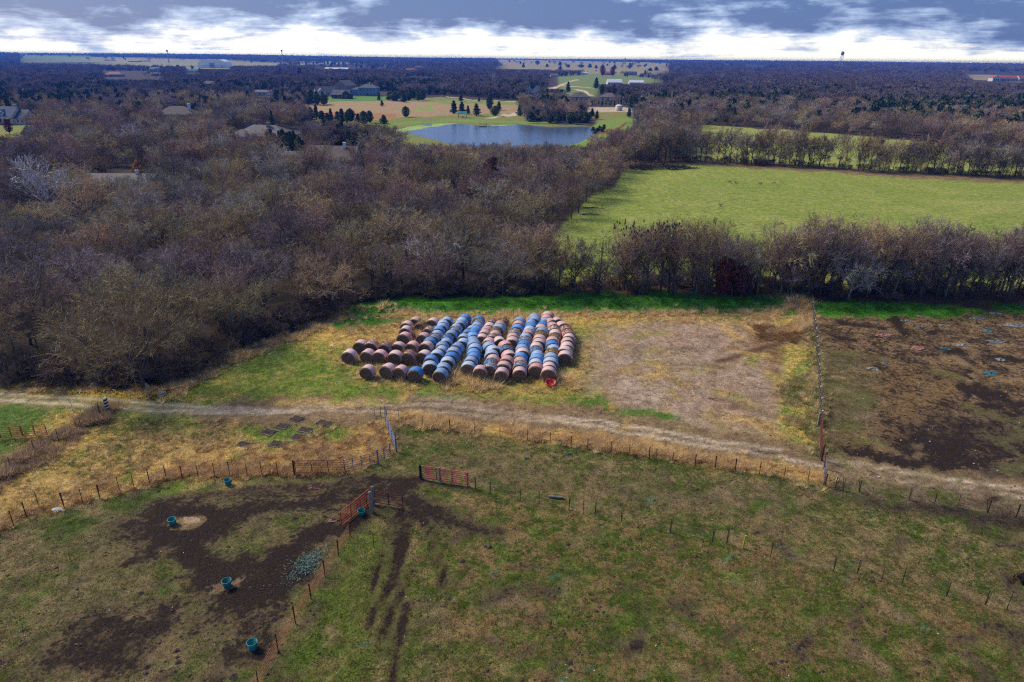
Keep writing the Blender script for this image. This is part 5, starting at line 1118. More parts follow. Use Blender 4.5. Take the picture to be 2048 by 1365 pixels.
rad = [(.36, .38), (.42, .42), (.43, .42), (.34, .38), (.19, .24), (.15, .18), (.13, .14), (.09, .09), (.2, .2), (.08, .08), (.06, .06), (.13, .13), (.07, .07), (.06, .06), (.13, .13), (.07, .07), (.06, .06), (.2, .2), (.08, .08), (.06, .06)]
if mb.skin_vertices:
    for i, q in enumerate(rad): mb.skin_vertices[0].data[i].radius = q
    mb.skin_vertices[0].data[0].use_root = True
for s in (-1, 1): q = MB(); q.add([(1.86, s * .1, .93), (1.82, s * .32, .95), (1.80, s * .30, .84), (1.9, s * .1, .85), (1.84, s * .2, .88)], [(0, 1, 4), (1, 2, 4), (2, 3, 4), (3, 0, 4)]); q.obj('ear', MATS['black_hide'], cow)
q = MB(); q.tube([(-.35, 0, .6), (-.5, .05, .4), (-.48, .15, .12)], [.035, .025, .04], 6); q.obj('tail', MATS['black_hide'], cow)
# birds in the tree row
bird = MB(); bird.lathe([(.001, -.02), (.05, .02), (.065, .08), (.05, .14), (.03, .17), (.035, .2), (.001, .235)], 7); bird.box((-.05, 0, .0), (.05, .05, .16)); bird.add([(.03, -.01, .2), (.03, .01, .2), (.075, 0, .195)], [(0, 1, 2)])
BM_ = bird.mesh('bird', MATS['black_paint']); cnt = 0
cand = [(G(px, 586), top_h(px, 586, 444) / 10.2) for px in (1252, 1275, 1300, 1318)]
for g0, sh, sw, vr in BIRD_TREES:
    o_ = [k for k in bares if abs(k[0] - g0.x) < .01 and abs(k[1] - g0.y) < .01]
    inst = [t_ for t_ in col.objects if t_.name.startswith('bare_tree') and abs(t_.location.x - g0.x) < .01 and abs(t_.location.y - g0.y) < .01]
    if not inst: continue
    mw = Matrix.Translation(inst[0].location) @ inst[0].rotation_euler.to_matrix().to_4x4() @ Matrix.Diagonal((*inst[0].scale, 1))
    vs = [mw @ v_.co for v_ in CROWNS[vr].vertices]; zt = sorted(v_.z for v_ in vs)[int(len(vs) * .80)]; vs = [v_ for v_ in vs if v_.z > zt]
    for _ in range(24):
        v_ = rng.choice(vs); o = link(bpy.data.objects.new('blackbird', BM_)); o.location = v_; o.rotation_euler.z = rng.uniform(0, 6.28); o.scale = (1.5, 1.5, 1.5)
        tag(o, 'black bird perched in the bare treetops of the row behind the bales', 'bird', 'blackbirds perched in the tree row'); cnt += 1
print('birds', cnt)
# ------------------------------------------------------------------ buildings
def bmat(name, c, c2=None, sc_=.6, **k): return MATS.get(name) or mat(name, c, c2, sc_, **k)
bmat('roof_grey', (.13, .14, .17), (.09, .10, .13)); bmat('roof_brown', (.20, .155, .12), (.14, .11, .09)); bmat('roof_blue', (.08, .115, .19), (.06, .085, .14)); bmat('roof_orange', (.42, .20, .11), (.3, .15, .09)); bmat('roof_red', (.50, .12, .08), (.36, .09, .06)); bmat('roof_green', (.04, .22, .16), (.03, .16, .12)); bmat('roof_white', (.85, .86, .87), (.76, .78, .8)); bmat('roof_pale', (.20, .18, .165), (.15, .135, .125))
bmat('wall_cream', (.74, .67, .54), (.64, .57, .46)); bmat('wall_white', (.74, .74, .72), (.62, .62, .6)); bmat('wall_brick', (.34, .13, .09), (.25, .10, .07), 2); bmat('wall_grey', (.34, .36, .38), (.27, .28, .3)); bmat('wall_tan', (.44, .33, .23), (.36, .27, .19)); bmat('wall_blue', (.22, .33, .48), (.16, .25, .38)); bmat('trim_white', (.8, .8, .78), (.7, .7, .68)); bmat('window_glass', (.035, .045, .06), (.02, .03, .04), rough=.2); bmat('door_dark', (.07, .05, .045), (.05, .04, .035)); bmat('brick_chimney', (.50, .46, .42), (.36, .32, .28))
def box_wall(root, cx, cy, w_, d_, h_, m, z=0):
    mb = MB(); mb.box((cx, cy, z + h_ / 2), (w_, d_, h_)); return mb.obj('wall', MATS[m], root)
def gable(root, cx, cy, w_, d_, z, rise, m, axis='x', over=.45, wallm=None, th=.18):
    """pitched roof of two thick slopes, with the gable triangles as wall"""
    mb = MB(); hw, hd = w_ / 2 + (over if axis == 'y' else over * .6), d_ / 2 + (over if axis == 'x' else over * .6)
    if axis == 'x': prof = [(-hd, z - over * rise / (d_ / 2) * .6), (0, z + rise), (hd, z - over * rise / (d_ / 2) * .6)]; mk = lambda a, p, zz: (cx + a, cy + p, zz); ln = hw
    else: prof = [(-hw, z - over * rise / (w_ / 2) * .6), (0, z + rise), (hw, z - over * rise / (w_ / 2) * .6)]; mk = lambda a, p, zz: (cx + p, cy + a, zz); ln = hd
    vs = [mk(a, p, zz + t_) for a in (-ln, ln) for t_ in (0, th) for p, zz in prof]
    mb.add(vs, [(0, 1, 7, 6), (1, 2, 8, 7), (3, 9, 10, 4), (4, 10, 11, 5), (0, 3, 4, 1), (1, 4, 5, 2), (6, 7, 10, 9), (7, 8, 11, 10), (0, 6, 9, 3), (2, 5, 11, 8)])
    rf = mb.obj('roof', MATS[m], root)
    if wallm:
        g2 = MB()
        for a in (-1, 1):
            if axis == 'x': L_ = w_ / 2 - .02; v = [(cx + a * L_, cy - d_ / 2, z), (cx + a * L_, cy + d_ / 2, z), (cx + a * L_, cy, z + rise - .02), (cx + a * (L_ - .2), cy - d_ / 2, z), (cx + a * (L_ - .2), cy + d_ / 2, z), (cx + a * (L_ - .2), cy, z + rise - .02)]
            else: L_ = d_ / 2 - .02; v = [(cx - w_ / 2, cy + a * L_, z), (cx + w_ / 2, cy + a * L_, z), (cx, cy + a * L_, z + rise - .02), (cx - w_ / 2, cy + a * (L_ - .2), z), (cx + w_ / 2, cy + a * (L_ - .2), z), (cx, cy + a * (L_ - .2), z + rise - .02)]
            g2.add(v, [(0, 1, 2), (3, 5, 4), (0, 3, 4, 1), (1, 4, 5, 2), (2, 5, 3, 0)])
        g2.obj('gable_wall', MATS[wallm], root)
    return rf
def hip(root, cx, cy, w_, d_, z, rise, m, over=.5, ridge=None):
    a, b_ = w_ / 2 + over, d_ / 2 + over; r_ = max(.3, a - b_) if ridge is None else ridge; mb = MB()
    vs = [(cx - a, cy - b_, z - .12), (cx + a, cy - b_, z - .12), (cx + a, cy + b_, z - .12), (cx - a, cy + b_, z - .12), (cx - a, cy - b_, z + .08), (cx + a, cy - b_, z + .08), (cx + a, cy + b_, z + .08), (cx - a, cy + b_, z + .08), (cx - r_, cy, z + rise), (cx + r_, cy, z + rise)]
    mb.add(vs, [(0, 3, 2, 1), (0, 1, 5, 4), (1, 2, 6, 5), (2, 3, 7, 6), (3, 0, 4, 7), (4, 5, 9, 8), (5, 6, 9), (6, 7, 8, 9), (7, 4, 8)]); return mb.obj('roof', MATS[m], root)
def window(root, x, y, z, w_, h_, side='y', frame='trim_white'):
    """side y: in a wall facing -Y; side x: in a wall facing +X"""
    mb = MB(); s = (w_ + .24, .10, h_ + .24) if side == 'y' else (.10, w_ + .24, h_ + .24); mb.box((x, y, z), s); o = mb.obj('window', MATS[frame], root)
    mb = MB(); s = (w_, .04, h_) if side == 'y' else (.04, w_, h_); off = (0, -.065) if side == 'y' else (.065, 0); mb.box((x + off[0], y + off[1], z), s); mb.obj('pane', MATS['window_glass'], o)
def row_windows(root, x0, x1, y, z, n_, w_=1.1, h_=1.3):
    for i in range(n_): window(root, x0 + (x1 - x0) * (i + .5) / n_, y - .05, z, w_, h_)
def door(root, x, y, w_=1.1, h_=2.1, m='door_dark'):
    mb = MB(); mb.box((x, y - .05, h_ / 2), (w_ + .2, .08, h_ + .1)); o = mb.obj('door', MATS['trim_white'], root); mb = MB(); mb.box((x, y - .11, h_ / 2), (w_, .05, h_)); mb.obj('door_leaf', MATS[m], o)
def chimney(root, x, y, z0, z1, m='brick_chimney', s=1.1):
    mb = MB(); mb.box((x, y, (z0 + z1) / 2), (s, s * .8, z1 - z0)); mb.box((x, y, z1 + .08), (s * 1.2, s, .16)); mb.obj('chimney', MATS[m], root)
def house(px, py, h, label, w_=14, d_=9, hw=3.0, rise=2.6, roof='roof_grey', wall='wall_cream', kind='gable', rz=0, nwin=4, chim=None, storeys=1, wing=None, name='house', cat='house', garage=False, base=0):
    x, y = P(px, py, h + h1(*P(px, py, h))) ; root = thing(name, (x, y, h1(x, y) + base), label, cat, None, rz); H_ = hw * storeys
    box_wall(root, 0, 0, w_, d_, H_ + .02, wall, -.01 if not base else -base)
    if kind == 'gable': gable(root, 0, 0, w_, d_, H_, rise, roof, 'x', wallm=wall)
    else: hip(root, 0, 0, w_, d_, H_, rise, roof)
    for s in range(storeys): row_windows(root, -w_ / 2 + .6, w_ / 2 - (4.5 if garage and s == 0 else .6), -d_ / 2, s * hw + 1.7, nwin)
    for s in range(storeys): window(root, w_ / 2 + .05, 0, s * hw + 1.7, 1.2, 1.3, 'x')
    if garage: mb = MB(); mb.box((w_ / 2 - 2.4, -d_ / 2 - .06, 1.15), (3.6, .1, 2.3)); mb.obj('garage_door', MATS['trim_white'], root)
    else: door(root, .3, -d_ / 2)
    if chim: chimney(root, *chim)
    if wing:
        wx, wy, ww, wd, wh, wr, ax = wing; box_wall(root, wx, wy, ww, wd, wh, wall)
        if kind == 'hip': hip(root, wx, wy, ww, wd, wh, wr, roof)
        else: gable(root, wx, wy, ww, wd, wh, wr, roof, ax, wallm=wall)
        window(root, wx, wy - wd / 2 - .05, wh * .55, 1.3, 1.3)
    return root
# the farmhouse at the left edge
x, y = P(52, 250); a_ = R(-14); x -= 10.7 * math.cos(a_) + 3.1 * math.sin(a_); y -= 10.7 * math.sin(a_) - 3.1 * math.cos(a_); fh = thing('farmhouse', (x, y, h1(x, y)), 'cream farmhouse with blue-grey roof and three dormers on the left lawn', 'house', None, R(-14))
box_wall(fh, -4, 0, 17, 9, 3.2, 'wall_cream'); gable(fh, -4, 0, 17, 9, 3.2, 4.8, 'roof_blue', 'x', wallm='wall_cream', over=.6)
box_wall(fh, 7.6, .6, 6.2, 7.4, 3.0, 'wall_cream'); gable(fh, 7.6, .6, 6.2, 7.4, 3.0, 3.6, 'roof_blue', 'x', wallm='wall_cream', over=.5)
chimney(fh, 2.6, .8, 6.5, 9.0); row_windows(fh, -12, 4, -4.5, 1.7, 6, 1.2, 1.6); door(fh, -4, -4.54)
window(fh, 10.75, .6, 2.7, 1.0, 1.3, 'x'); row_windows(fh, 5.2, 10, -3.1, 1.6, 2, 1.1, 1.4)
for dx in (-8.5, -5.2, -1.9):
    d_ = empty('dormer', (0, 0, 0)); d_.parent = fh
    mb = MB(); mb.box((dx, -2.6, 5.1), (1.5, 2.4, 1.7)); mb.obj('dormer_wall', MATS['trim_white'], d_)
    gable(d_, dx, -2.5, 1.6, 2.7, 5.95, .75, 'roof_blue', 'y', .2, 'trim_white', .1); mb = MB(); mb.box((dx, -3.82, 5.15), (.8, .05, 1.1)); mb.obj('pane', MATS['window_glass'], d_)
for i in range(7): pr = MB(); pr.box((-12 + i * 2.6, -6.4, 1.4), (.22, .22, 2.8)); pr.obj('porch_post', MATS['trim_white'], fh)
pr = MB(); pr.box((-4, -5.5, 2.9), (17, 2.3, .18)); pr.box((-4, -5.5, .12), (17, 2.3, .24)); pr.obj('porch', MATS['roof_grey'], fh)
house(355, 222, 5, 'brown hip-roofed house with white chimney half hidden in the wood', 19, 12, 3.2, 4.2, 'roof_brown', 'wall_tan', 'hip', .1, 4, (6.3, 0, 5, 8.6, 'trim_white', 1.3), wing=(-9, -4, 8, 7, 3, 3.0, 'y'))
house(250, 352, 5.2, 'low grey-brown roof showing above bare trees left', 15, 9, 3.6, 2.0, 'roof_pale', 'wall_tan', 'gable', .05, 3, (3, 0, 4.5, 6.4, 'trim_white', .7))
house(530, 262, 5, 'wide grey hip-roofed house with tan chimney in the wood', 22, 13, 3.4, 3.8, 'roof_pale', 'wall_tan', 'hip', -.1, 5, (2, -1, 5, 8.2, 'wall_tan', 1.2), wing=(-7, -5, 8, 7, 3.2, 2.6, 'y'))
house(580, 306, 5.5, 'low dark brown roof behind the trees left of the chimneyed one', 13, 8, 3.6, 2.2, 'roof_brown', 'wall_brick', 'gable', 0, 3)
house(668, 304, 6, 'brown-roofed house with small white chimney deep in the wood', 15, 9, 4, 3.6, 'roof_brown', 'wall_tan', 'gable', -.12, 3, (3.6, -.5, 6, 8.7, 'trim_white', .8), wing=(-3, -5, 5, 5, 3.8, 2.0, 'y'))
house(230, 150, 3, 'orange-roofed long house among far trees left', 26, 12, 3.5, 4, 'roof_orange', 'wall_grey', 'hip', 0, 6, wing=(-8, -7, 9, 7, 3, 2.5, 'y'))
house(236, 136, 4, 'dark-roofed house right behind the orange-roofed one', 26, 12, 4, 5, 'roof_blue', 'wall_brick', 'hip', 0, 5)
house(312, 142, 3, 'grey two-storey house right of the orange roof', 22, 12, 3, 4, 'roof_grey', 'wall_grey', 'gable', -.2, 5, storeys=2, wing=(9, -7, 9, 8, 5, 3, 'y'))
house(313, 149, 3, 'small house with tan roof and white chimney below the grey two-storey one', 16, 9, 3, 3, 'roof_brown', 'wall_tan', 'gable', 0, 3, (4, 0, 4, 7.4, 'trim_white', 1))
house(386, 143, 2.5, 'long barn with green roof among red trees', 30, 12, 3.5, 3, 'roof_green', 'wall_white', 'gable', 0, 6, name='barn', cat='barn')
house(417, 168, 3, 'tan brick house peeping out behind maroon trees', 18, 9, 3, 3, 'roof_brown', 'wall_brick', 'hip', .1, 3)
x, y = P(457, 181); sh = thing('small_outbuilding', (x, y, h1(x, y)), 'small pale outbuilding with curved roof beside the deep red tree', 'shed'); box_wall(sh, 0, 0, 8, 6, 3, 'wall_white')
mb = MB(); n_ = 10; vs = [(a * 4.3, math.cos(math.pi * k / n_) * 3.4, 2.9 + math.sin(math.pi * k / n_) * 2.2) for a in (-1, 1) for k in range(n_ + 1)]; mb.add(vs, [(k, k + 1, n_ + 2 + k, n_ + 1 + k) for k in range(n_)] + [tuple(range(n_ + 1))[::-1], tuple(range(n_ + 1, 2 * n_ + 2))]); mb.obj('roof', MATS['roof_white'], sh); window(sh, 0, -3.05, 1.6, 1.6, 1.2); door(sh, 2.4, -3.02)
house(527, 186, 2.5, 'beige low shed beside the wood at mid left', 16, 9, 3, 1.8, 'roof_pale', 'wall_cream', 'gable', .05, 3, name='shed', cat='shed', garage=True)
house(565, 160, 5, 'tall brick house behind maroon trees', 13, 10, 3, 4, 'wall_brick', 'wall_brick', 'gable', .5, 2, (3, 0, 7, 11, 'wall_tan', 1.2), storeys=2)
house(632, 157, 5, 'brown-roofed house right of the round maroon tree', 18, 11, 3.4, 4, 'roof_brown', 'wall_tan', 'hip', .2, 3)
house(678, 157, 5, 'grey-roofed house under bare trees behind the cream one', 22, 11, 3.4, 4, 'roof_grey', 'wall_tan', 'hip', -.1, 3)
house(650, 185, 3, 'cream gabled house on the mown lawn', 18, 10, 3.4, 4.4, 'roof_pale', 'wall_cream', 'gable', .5, 4, wing=(-5, -6, 7, 6, 3.4, 3, 'y'))
house(684, 190, 3, 'dark grey-roofed house with white trim beside the cream one', 15, 10, 3.2, 3.6, 'roof_grey', 'door_dark', 'gable', -.1, 4, wing=(6, -3, 6, 9, 4.2, 2.4, 'y'), storeys=1)
house(738, 180, 5, 'large blue two-storey house with pale hip roof', 17, 11, 3.4, 3.2, 'roof_grey', 'wall_blue', 'hip', -.1, 5, (1, 0, 8, 11, 'trim_white', 1), storeys=2, wing=(-11, 2, 9, 9, 5, 2.4, 'y'))
house(792, 193, 2, 'tiny white and blue shed by the dark cedar', 8, 5, 3.4, 1, 'roof_blue', 'wall_white', 'gable', .1, 2, name='shed', cat='shed')
house(822, 146, 4, 'cream two-storey house far off on the wooded rise, left one', 26, 14, 4, 5, 'roof_orange', 'wall_cream', 'hip', .3, 4, storeys=2)
house(862, 145, 4, 'cream gabled house on the wooded rise, right one', 18, 12, 4, 6, 'roof_brown', 'wall_cream', 'gable', 1.2, 3, storeys=2)
house(838, 139, 6, 'brown roof between the two cream ones on the rise', 28, 14, 4, 6, 'roof_brown', 'wall_tan', 'hip', 0, 3, storeys=2)
house(1052, 181, 3, 'white gabled house left of the far pale road', 12, 8, 3.4, 3, 'roof_grey', 'wall_white', 'gable', .9, 2)
house(1075, 180, 3, 'narrow white gable right beside the other white house', 9, 8, 3.4, 4.5, 'roof_grey', 'wall_white', 'gable', 1.4, 2)
house(1158, 195, 3, 'cream house with brown hip roof above the pond trees', 17, 10, 3.4, 3.4, 'roof_brown', 'wall_cream', 'hip', 0, 4, (0, 0, 5, 7.6, 'wall_cream', 1), wing=(-6, -4, 6, 5, 3.2, 2, 'y'))
house(1218, 194, 3.5, 'brown-roofed house right of the cream hip-roofed one', 14, 10, 3.4, 3.2, 'roof_brown', 'wall_cream', 'hip', -.3, 3)
house(1108, 151, 3, 'small white house by the bend of the far road', 15, 9, 3.4, 2.6, 'roof_pale', 'wall_white', 'gable', .1, 3)
house(1166, 147, 3, 'white house front at the top of the far pale road', 18, 9, 3.4, 3, 'roof_white', 'wall_white', 'gable', .1, 4)
house(1215, 147, 4, 'long ranch house among red trees', 30, 11, 3.6, 4, 'roof_red', 'wall_tan', 'gable', 0, 6)
house(1262, 147, 4, 'grey ranch house at the right of the red trees', 26, 11, 3.6, 4, 'roof_blue', 'wall_grey', 'gable', .1, 5)
house(1228, 170, 4, 'white-sided house glimpsed through dark evergreens', 18, 10, 3.4, 3.6, 'roof_white', 'wall_white', 'gable', .1, 5, storeys=2)
house(1272, 166, 3, 'second white-sided house among bare trees', 20, 9, 3.4, 3, 'roof_white', 'wall_white', 'gable', 0, 5)
house(686, 124, 6, 'far farm building with tall tan tower', 22, 14, 6, 5, 'roof_pale', 'wall_tan', 'gable', 1.3, 2, name='farm_building', cat='farm building')
house(673, 127, 4, 'long blue-white shed left of the tan tower', 60, 16, 4, 3, 'roof_white', 'wall_blue', 'gable', 0, 5, name='shed', cat='shed')
house(1451, 133, 6, 'tan gabled barn on the far woods edge', 22, 16, 6, 9, 'roof_pale', 'wall_tan', 'gable', 1.3, 2, name='barn', cat='barn')
house(1515, 128, 5, 'white farm building near the horizon', 60, 20, 6, 6, 'roof_white', 'wall_white', 'gable', 0, 5, name='barn', cat='barn')
house(1492, 136, 3, 'low white shed below the far white farm building', 50, 12, 4, 2, 'roof_white', 'wall_white', 'gable', 0, 5, name='shed', cat='shed')
house(1748, 124, 6, 'white building on the horizon behind the far trees', 55, 20, 8, 5, 'roof_white', 'wall_white', 'gable', 0, 5, name='barn', cat='barn')
house(92, 118, 4, 'tiny white gabled shed on the far left field', 16, 10, 5, 5, 'roof_white', 'wall_white', 'gable', .3, 2, name='shed', cat='shed')
house(1262, 123, 4, 'long low white shed on the far ridge right of centre', 90, 14, 5, 2, 'roof_white', 'wall_white', 'gable', 0, 6, name='shed', cat='shed') if False else None
# red-roofed villa
vl = house(2011, 160, 3, 'white villa with red tiled roofs on its own clearing at the right', 40, 16, 7, 3.5, 'roof_red', 'wall_white', 'gable', 0, 7)
for sx in (-1, 1):
    box_wall(vl, sx * 26, -5, 15, 14, 6.5, 'wall_white'); gable(vl, sx * 26, -5, 15, 14, 6.5, 4.5, 'roof_red', 'y' if sx < 0 else 'x', wallm='wall_white'); row_windows(vl, sx * 26 - 6, sx * 26 + 6, -12, 3, 3, 2.2, 3)
mb = MB(); mb.box((0, -10, 4.4), (34, 5, .5)); mb.obj('arcade_roof', MATS['roof_red'], vl)
for i in range(7): mb = MB(); mb.box((-16 + i * 5.3, -12, 2.1), (.9, .9, 4.2)); mb.obj('column', MATS['wall_white'], vl)
# white arched hangar, vehicles beside it
g = G(431, 136); hg = thing('arched_hangar', g, 'big white arched hangar on the far left fields', 'hangar'); n_ = 14; dep = g.y * math.cos(PITCH) + 12; wd = 58 * dep / F / 2; ht = 15 * dep / F
ang = [math.pi * k / n_ for k in range(n_ + 1)]; prof = [(math.copysign(abs(math.cos(a)) ** .75, math.cos(a)) * wd, min(ht, math.sin(a) ** .8 * ht * 1.12)) for a in ang]
mb = MB(); vs = [(x_, y_, z_) for y_ in (-22, 22) for x_, z_ in prof]; mb.add(vs, [(k, k + 1, n_ + 2 + k, n_ + 1 + k) for k in range(n_)]); mb.obj('shell', MATS['roof_white'], hg, True)
for y_ in (-21.9, 21.9): mb = MB(); mb.add([(x_, y_, z_) for x_, z_ in prof], [tuple(range(n_ + 1))]); mb.obj('end_wall', MATS['roof_white'], hg)
mb = MB(); mb.box((0, -22.1, ht * .3), (wd * .35, .3, ht * .6)); mb.obj('door', MATS['wall_grey'], hg)
def trailer(px, py, L_, label, m='wall_white'):
    g = G(px, py); o = thing('parked_trailer', g, label, 'trailer'); mb = MB(); mb.box((0, 0, 2.3), (L_, 3, 3)); mb.obj('body', MATS[m], o)
    for s in (-.3, .3): mb = MB(); mb.tube([(s * L_, -1.4, .5), (s * L_, 1.4, .5)], .5, 10); mb.obj('wheel', MATS['black_paint'], o)
    mb = MB(); mb.box((0, -1.53, 2.6), (L_ * .6, .04, .9)); mb.obj('window_band', MATS['window_glass'], o)
for k, (a, b_, L_) in enumerate(((386, 135, 14), (400, 136, 16), (412, 136, 10))): trailer(a, b_, L_, ('white parked trailer left of the hangar, the farther one', 'white parked trailer right beside the hangar', 'short white trailer in front of the hangar')[k])
for k, (a, b_) in enumerate(((270, 125), (290, 124), (220, 122))): trailer(a, b_, 45, ('long pale shed trailer before the far dark trees, middle one', 'pale trailer at the right before the far dark trees', 'bluish trailer at the left before the far dark trees')[k], 'wall_blue')
# towers
mat('tank_paint', (.10, .13, .14), (.14, .17, .17), .2, .5); mat('tower_steel', (.45, .46, .48), (.36, .37, .4), .5, .5)
g = G(1682, 125); dep = math.hypot(g.x, g.y); wt_ = thing('water_tower', g, 'water tower with dark rounded tank rising over the right horizon', 'water tower'); top = CAM_H + 17.5 * dep / F - g.z; rt = 2.6 * dep / F
mb = MB(); mb.lathe([(.01, top - rt * 2.6), (rt * .7, top - rt * 2.3), (rt, top - rt * 1.7), (rt, top - rt * .9), (rt * .7, top - rt * .35), (.01, top)], 16); mb.obj('tank', MATS['tank_paint'], wt_, True)
mb = MB(); mb.lathe([(rt * 1.02, top - rt * 1.55), (rt * 1.15, top - rt * 1.5), (rt * 1.15, top - rt * 1.35), (rt * 1.02, top - rt * 1.3)], 16); mb.obj('walkway', MATS['tower_steel'], wt_)
for k in range(4): a = k * math.pi / 2 + .6; mb = MB(); mb.tube([(math.cos(a) * rt * 1.5, math.sin(a) * rt * 1.5, 0), (math.cos(a) * rt * .9, math.sin(a) * rt * .9, top - rt * 2)], .5, 5); mb.obj('leg', MATS['tower_steel'], wt_)
mb = MB(); mb.tube([(0, 0, 0), (0, 0, top - rt * 2.5)], .7, 6); mb.obj('riser', MATS['tower_steel'], wt_)
for px, lb in ((338, 'slender mast on the left horizon above the hangar trees'), (566, 'thin mast with small head on the horizon left of centre')):
    g = G(px, 126); dep = math.hypot(g.x, g.y); o = thing('radio_mast', g, lb, 'mast'); tp = CAM_H + (10 + (px - 1024) * .0) * dep / F; tp = top_h(px, 126, 100); mb = MB(); mb.tube([(0, 0, 0), (0, 0, tp)], [2.2, 1.4], 5); mb.obj('mast', MATS['tower_steel'], o); mb = MB(); mb.lathe([(.01, tp - 8), (4, tp - 6), (4, tp - 2), (.01, tp)], 8); mb.obj('head', MATS['tank_paint'], o)
# shelter on the meadow, tank and masts on the gravel pad
g = G(925, 236); o = thing('picnic_shelter', g, 'open shelter with teal roof on the far pond bank', 'shelter')
for sx in (-1, 1):
    for sy in (-1, 1): mb = MB(); mb.box((sx * 2.2, sy * 1.5, 1.2), (.18, .18, 2.4)); mb.obj('post', MATS['wood_post'], o)
bmat('roof_teal', (.02, .30, .26), (.02, .22, .2)); gable(o, 0, 0, 5, 3.8, 2.4, 1.0, 'roof_teal', 'x'); mb = MB(); mb.box((0, 0, .75), (2.4, .8, .08)); mb.box((0, -.75, .45), (2.4, .3, .06)); mb.box((0, .75, .45), (2.4, .3, .06)); mb.box((0, 0, .38), (.2, 1.6, .7)); mb.obj('picnic_table', MATS['wood_post'], o)
g = G(1237, 222); o = thing('storage_tank', g, 'cream storage tank on the gravel pad right of the pond', 'tank'); mb = MB(); mb.lathe([(2.2, 0), (2.2, 3.2), (2.0, 3.3)], 16); mb.obj('shell', MATS['wall_cream'], o, True); mb = MB(); mb.lathe([(2.3, 3.25), (1.2, 3.9), (.01, 4.1)], 16); mb.obj('lid', MATS['trim_white'], o, True)
g = G(1244, 222); o = thing('flag_pole', g, 'thin pole beside the cream storage tank', 'pole'); mb = MB(); mb.tube([(0, 0, 0), (0, 0, 7)], .12, 6); mb.obj('pole', MATS['tower_steel'], o); mb = MB(); mb.box((.4, 0, 6.4), (.9, .05, .6)); mb.obj('arm', MATS['tower_steel'], o)
g = G(1258, 221); o = thing('utility_box', g, 'white utility box right of the cream tank', 'box'); mb = MB(); mb.box((0, 0, .8), (2, 1.2, 1.6)); mb.obj('cabinet', MATS['trim_white'], o); mb = MB(); mb.box((0, 0, 1.64), (2.2, 1.4, .1)); mb.obj('lid', MATS['roof_grey'], o)

# ------------------------------------------------------------------ grass
def tuft(seed, n_, h_, rad, wd, lean):
    r = random.Random(seed); v_, f_ = [], []
    for i in range(n_):
        a = r.uniform(0, 6.28); rr_ = rad * r.random() ** .5; p = Vector((math.cos(a) * rr_, math.sin(a) * rr_, -.02)); d = Vector((math.cos(a + r.gauss(0, .8)) * lean * r.uniform(.3, 1.4), math.sin(a + r.gauss(0, .8)) * lean * r.uniform(.3, 1.4), 1)) * (h_ * r.uniform(.5, 1.15)); s = Vector((-math.sin(a), math.cos(a), 0)) * wd * r.uniform(.6, 1.3); k = len(v_)
        v_ += [p - s, p + s, p + d]; f_ += [(k, k + 1, k + 2)]
    return np_mesh('tuft', np.array([tuple(q) for q in v_]), np.array(f_), [GM])
GM = bpy.data.materials.new('grass_blade'); GM.use_nodes = True; t = GM.node_tree; b = t.nodes['Principled BSDF']
at = N(t, 'ShaderNodeAttribute', attribute_name='tint', attribute_type='INSTANCER'); g_ = N(t, 'ShaderNodeTexCoord'); n_ = noise(t, g_.outputs['Object'], 6, 2)
k = math_node(t, 'MULTIPLY_ADD', n_, 1.0, .5); cbn = N(t, 'ShaderNodeCombineColor')
for i in range(3): t.links.new(k, cbn.inputs[i])
gc = mixc(t, 1.0, at.outputs['Color'], cbn.outputs[0], 'MULTIPLY'); t.links.new(gc, b.inputs['Base Color']); b.inputs['Roughness'].default_value = .85; b.inputs['Specular IOR Level'].default_value = .15
tl_ = N(t, 'ShaderNodeBsdfTranslucent'); t.links.new(gc, tl_.inputs[0]); mx_ = N(t, 'ShaderNodeMixShader', inp={0: .55}); t.links.new(b.outputs[0], mx_.inputs[1]); t.links.new(tl_.outputs[0], mx_.inputs[2]); t.links.new(mx_.outputs[0], t.nodes['Material Output'].inputs[0])
short_c = template_collection('short_tuft', [tuft(i, 16, .10, .20, .014, .9) for i in range(4)])
tall_c = template_collection('tall_tuft', [tuft(20 + i, 46, .52, .26, .014, .65 + .25 * i) for i in range(4)])
def grass(name, coll, X, Y, size, tint, label):
    z = hgt(X, Y); n_ = len(X); o = scatter(name, coll, np.column_stack([X, Y, z]), nrng.uniform(0, 6.28, n_), np.column_stack([size, size, size * nrng.uniform(.7, 1.3, n_)]), nrng.integers(0, 4, n_), tint)
    return tag(o, label, 'grass')
def pick_tint(X, Y, bias=0.0):
    A, B, tt, m_ = ground_layers(X, Y); n1_ = fbm(X * .42 + 50, Y * .42, 131, 4); n2_ = nrng.random(len(X))
    k = ((tt - .5) + n1_ * .6 + n2_ * .4 + bias > .5)[:, None]; c = np.where(k, B, A) * nrng.uniform(.65, 1.45, (len(X), 1)) * np.array([1, 1, 1]); return c, m_
n_ = 130000; Y = 22 + (96 - 22) * nrng.random(n_) ** 1.0; X = nrng.uniform(-1, 1, n_) * (Y * .80 + 6)
c, m_ = pick_tint(X, Y); onroad = np.zeros(n_)
for p in (RD,): onroad = np.maximum(onroad, region(X, Y, W(p), 'line', 2.2, 1.0))
yard = region(X, Y, W([(1170, 690), (1215, 655), (1500, 640), (1600, 655), (1610, 770), (1560, 885), (1300, 845), (1165, 770)]), 'poly', 0, 3)
wd_ = region(X, Y, WOOD1, 'poly', 0, 1)
s = (nrng.random(n_) > m_ * 1.45) & (nrng.random(n_) > onroad * .93) & (nrng.random(n_) > yard * .7) & (wd_ < .5)
X, Y, c = X[s], Y[s], c[s]
grass('grass', short_c, X, Y, nrng.uniform(.5, 1.25, len(X)), c, 'short grazed grass tufts over pasture and yard')
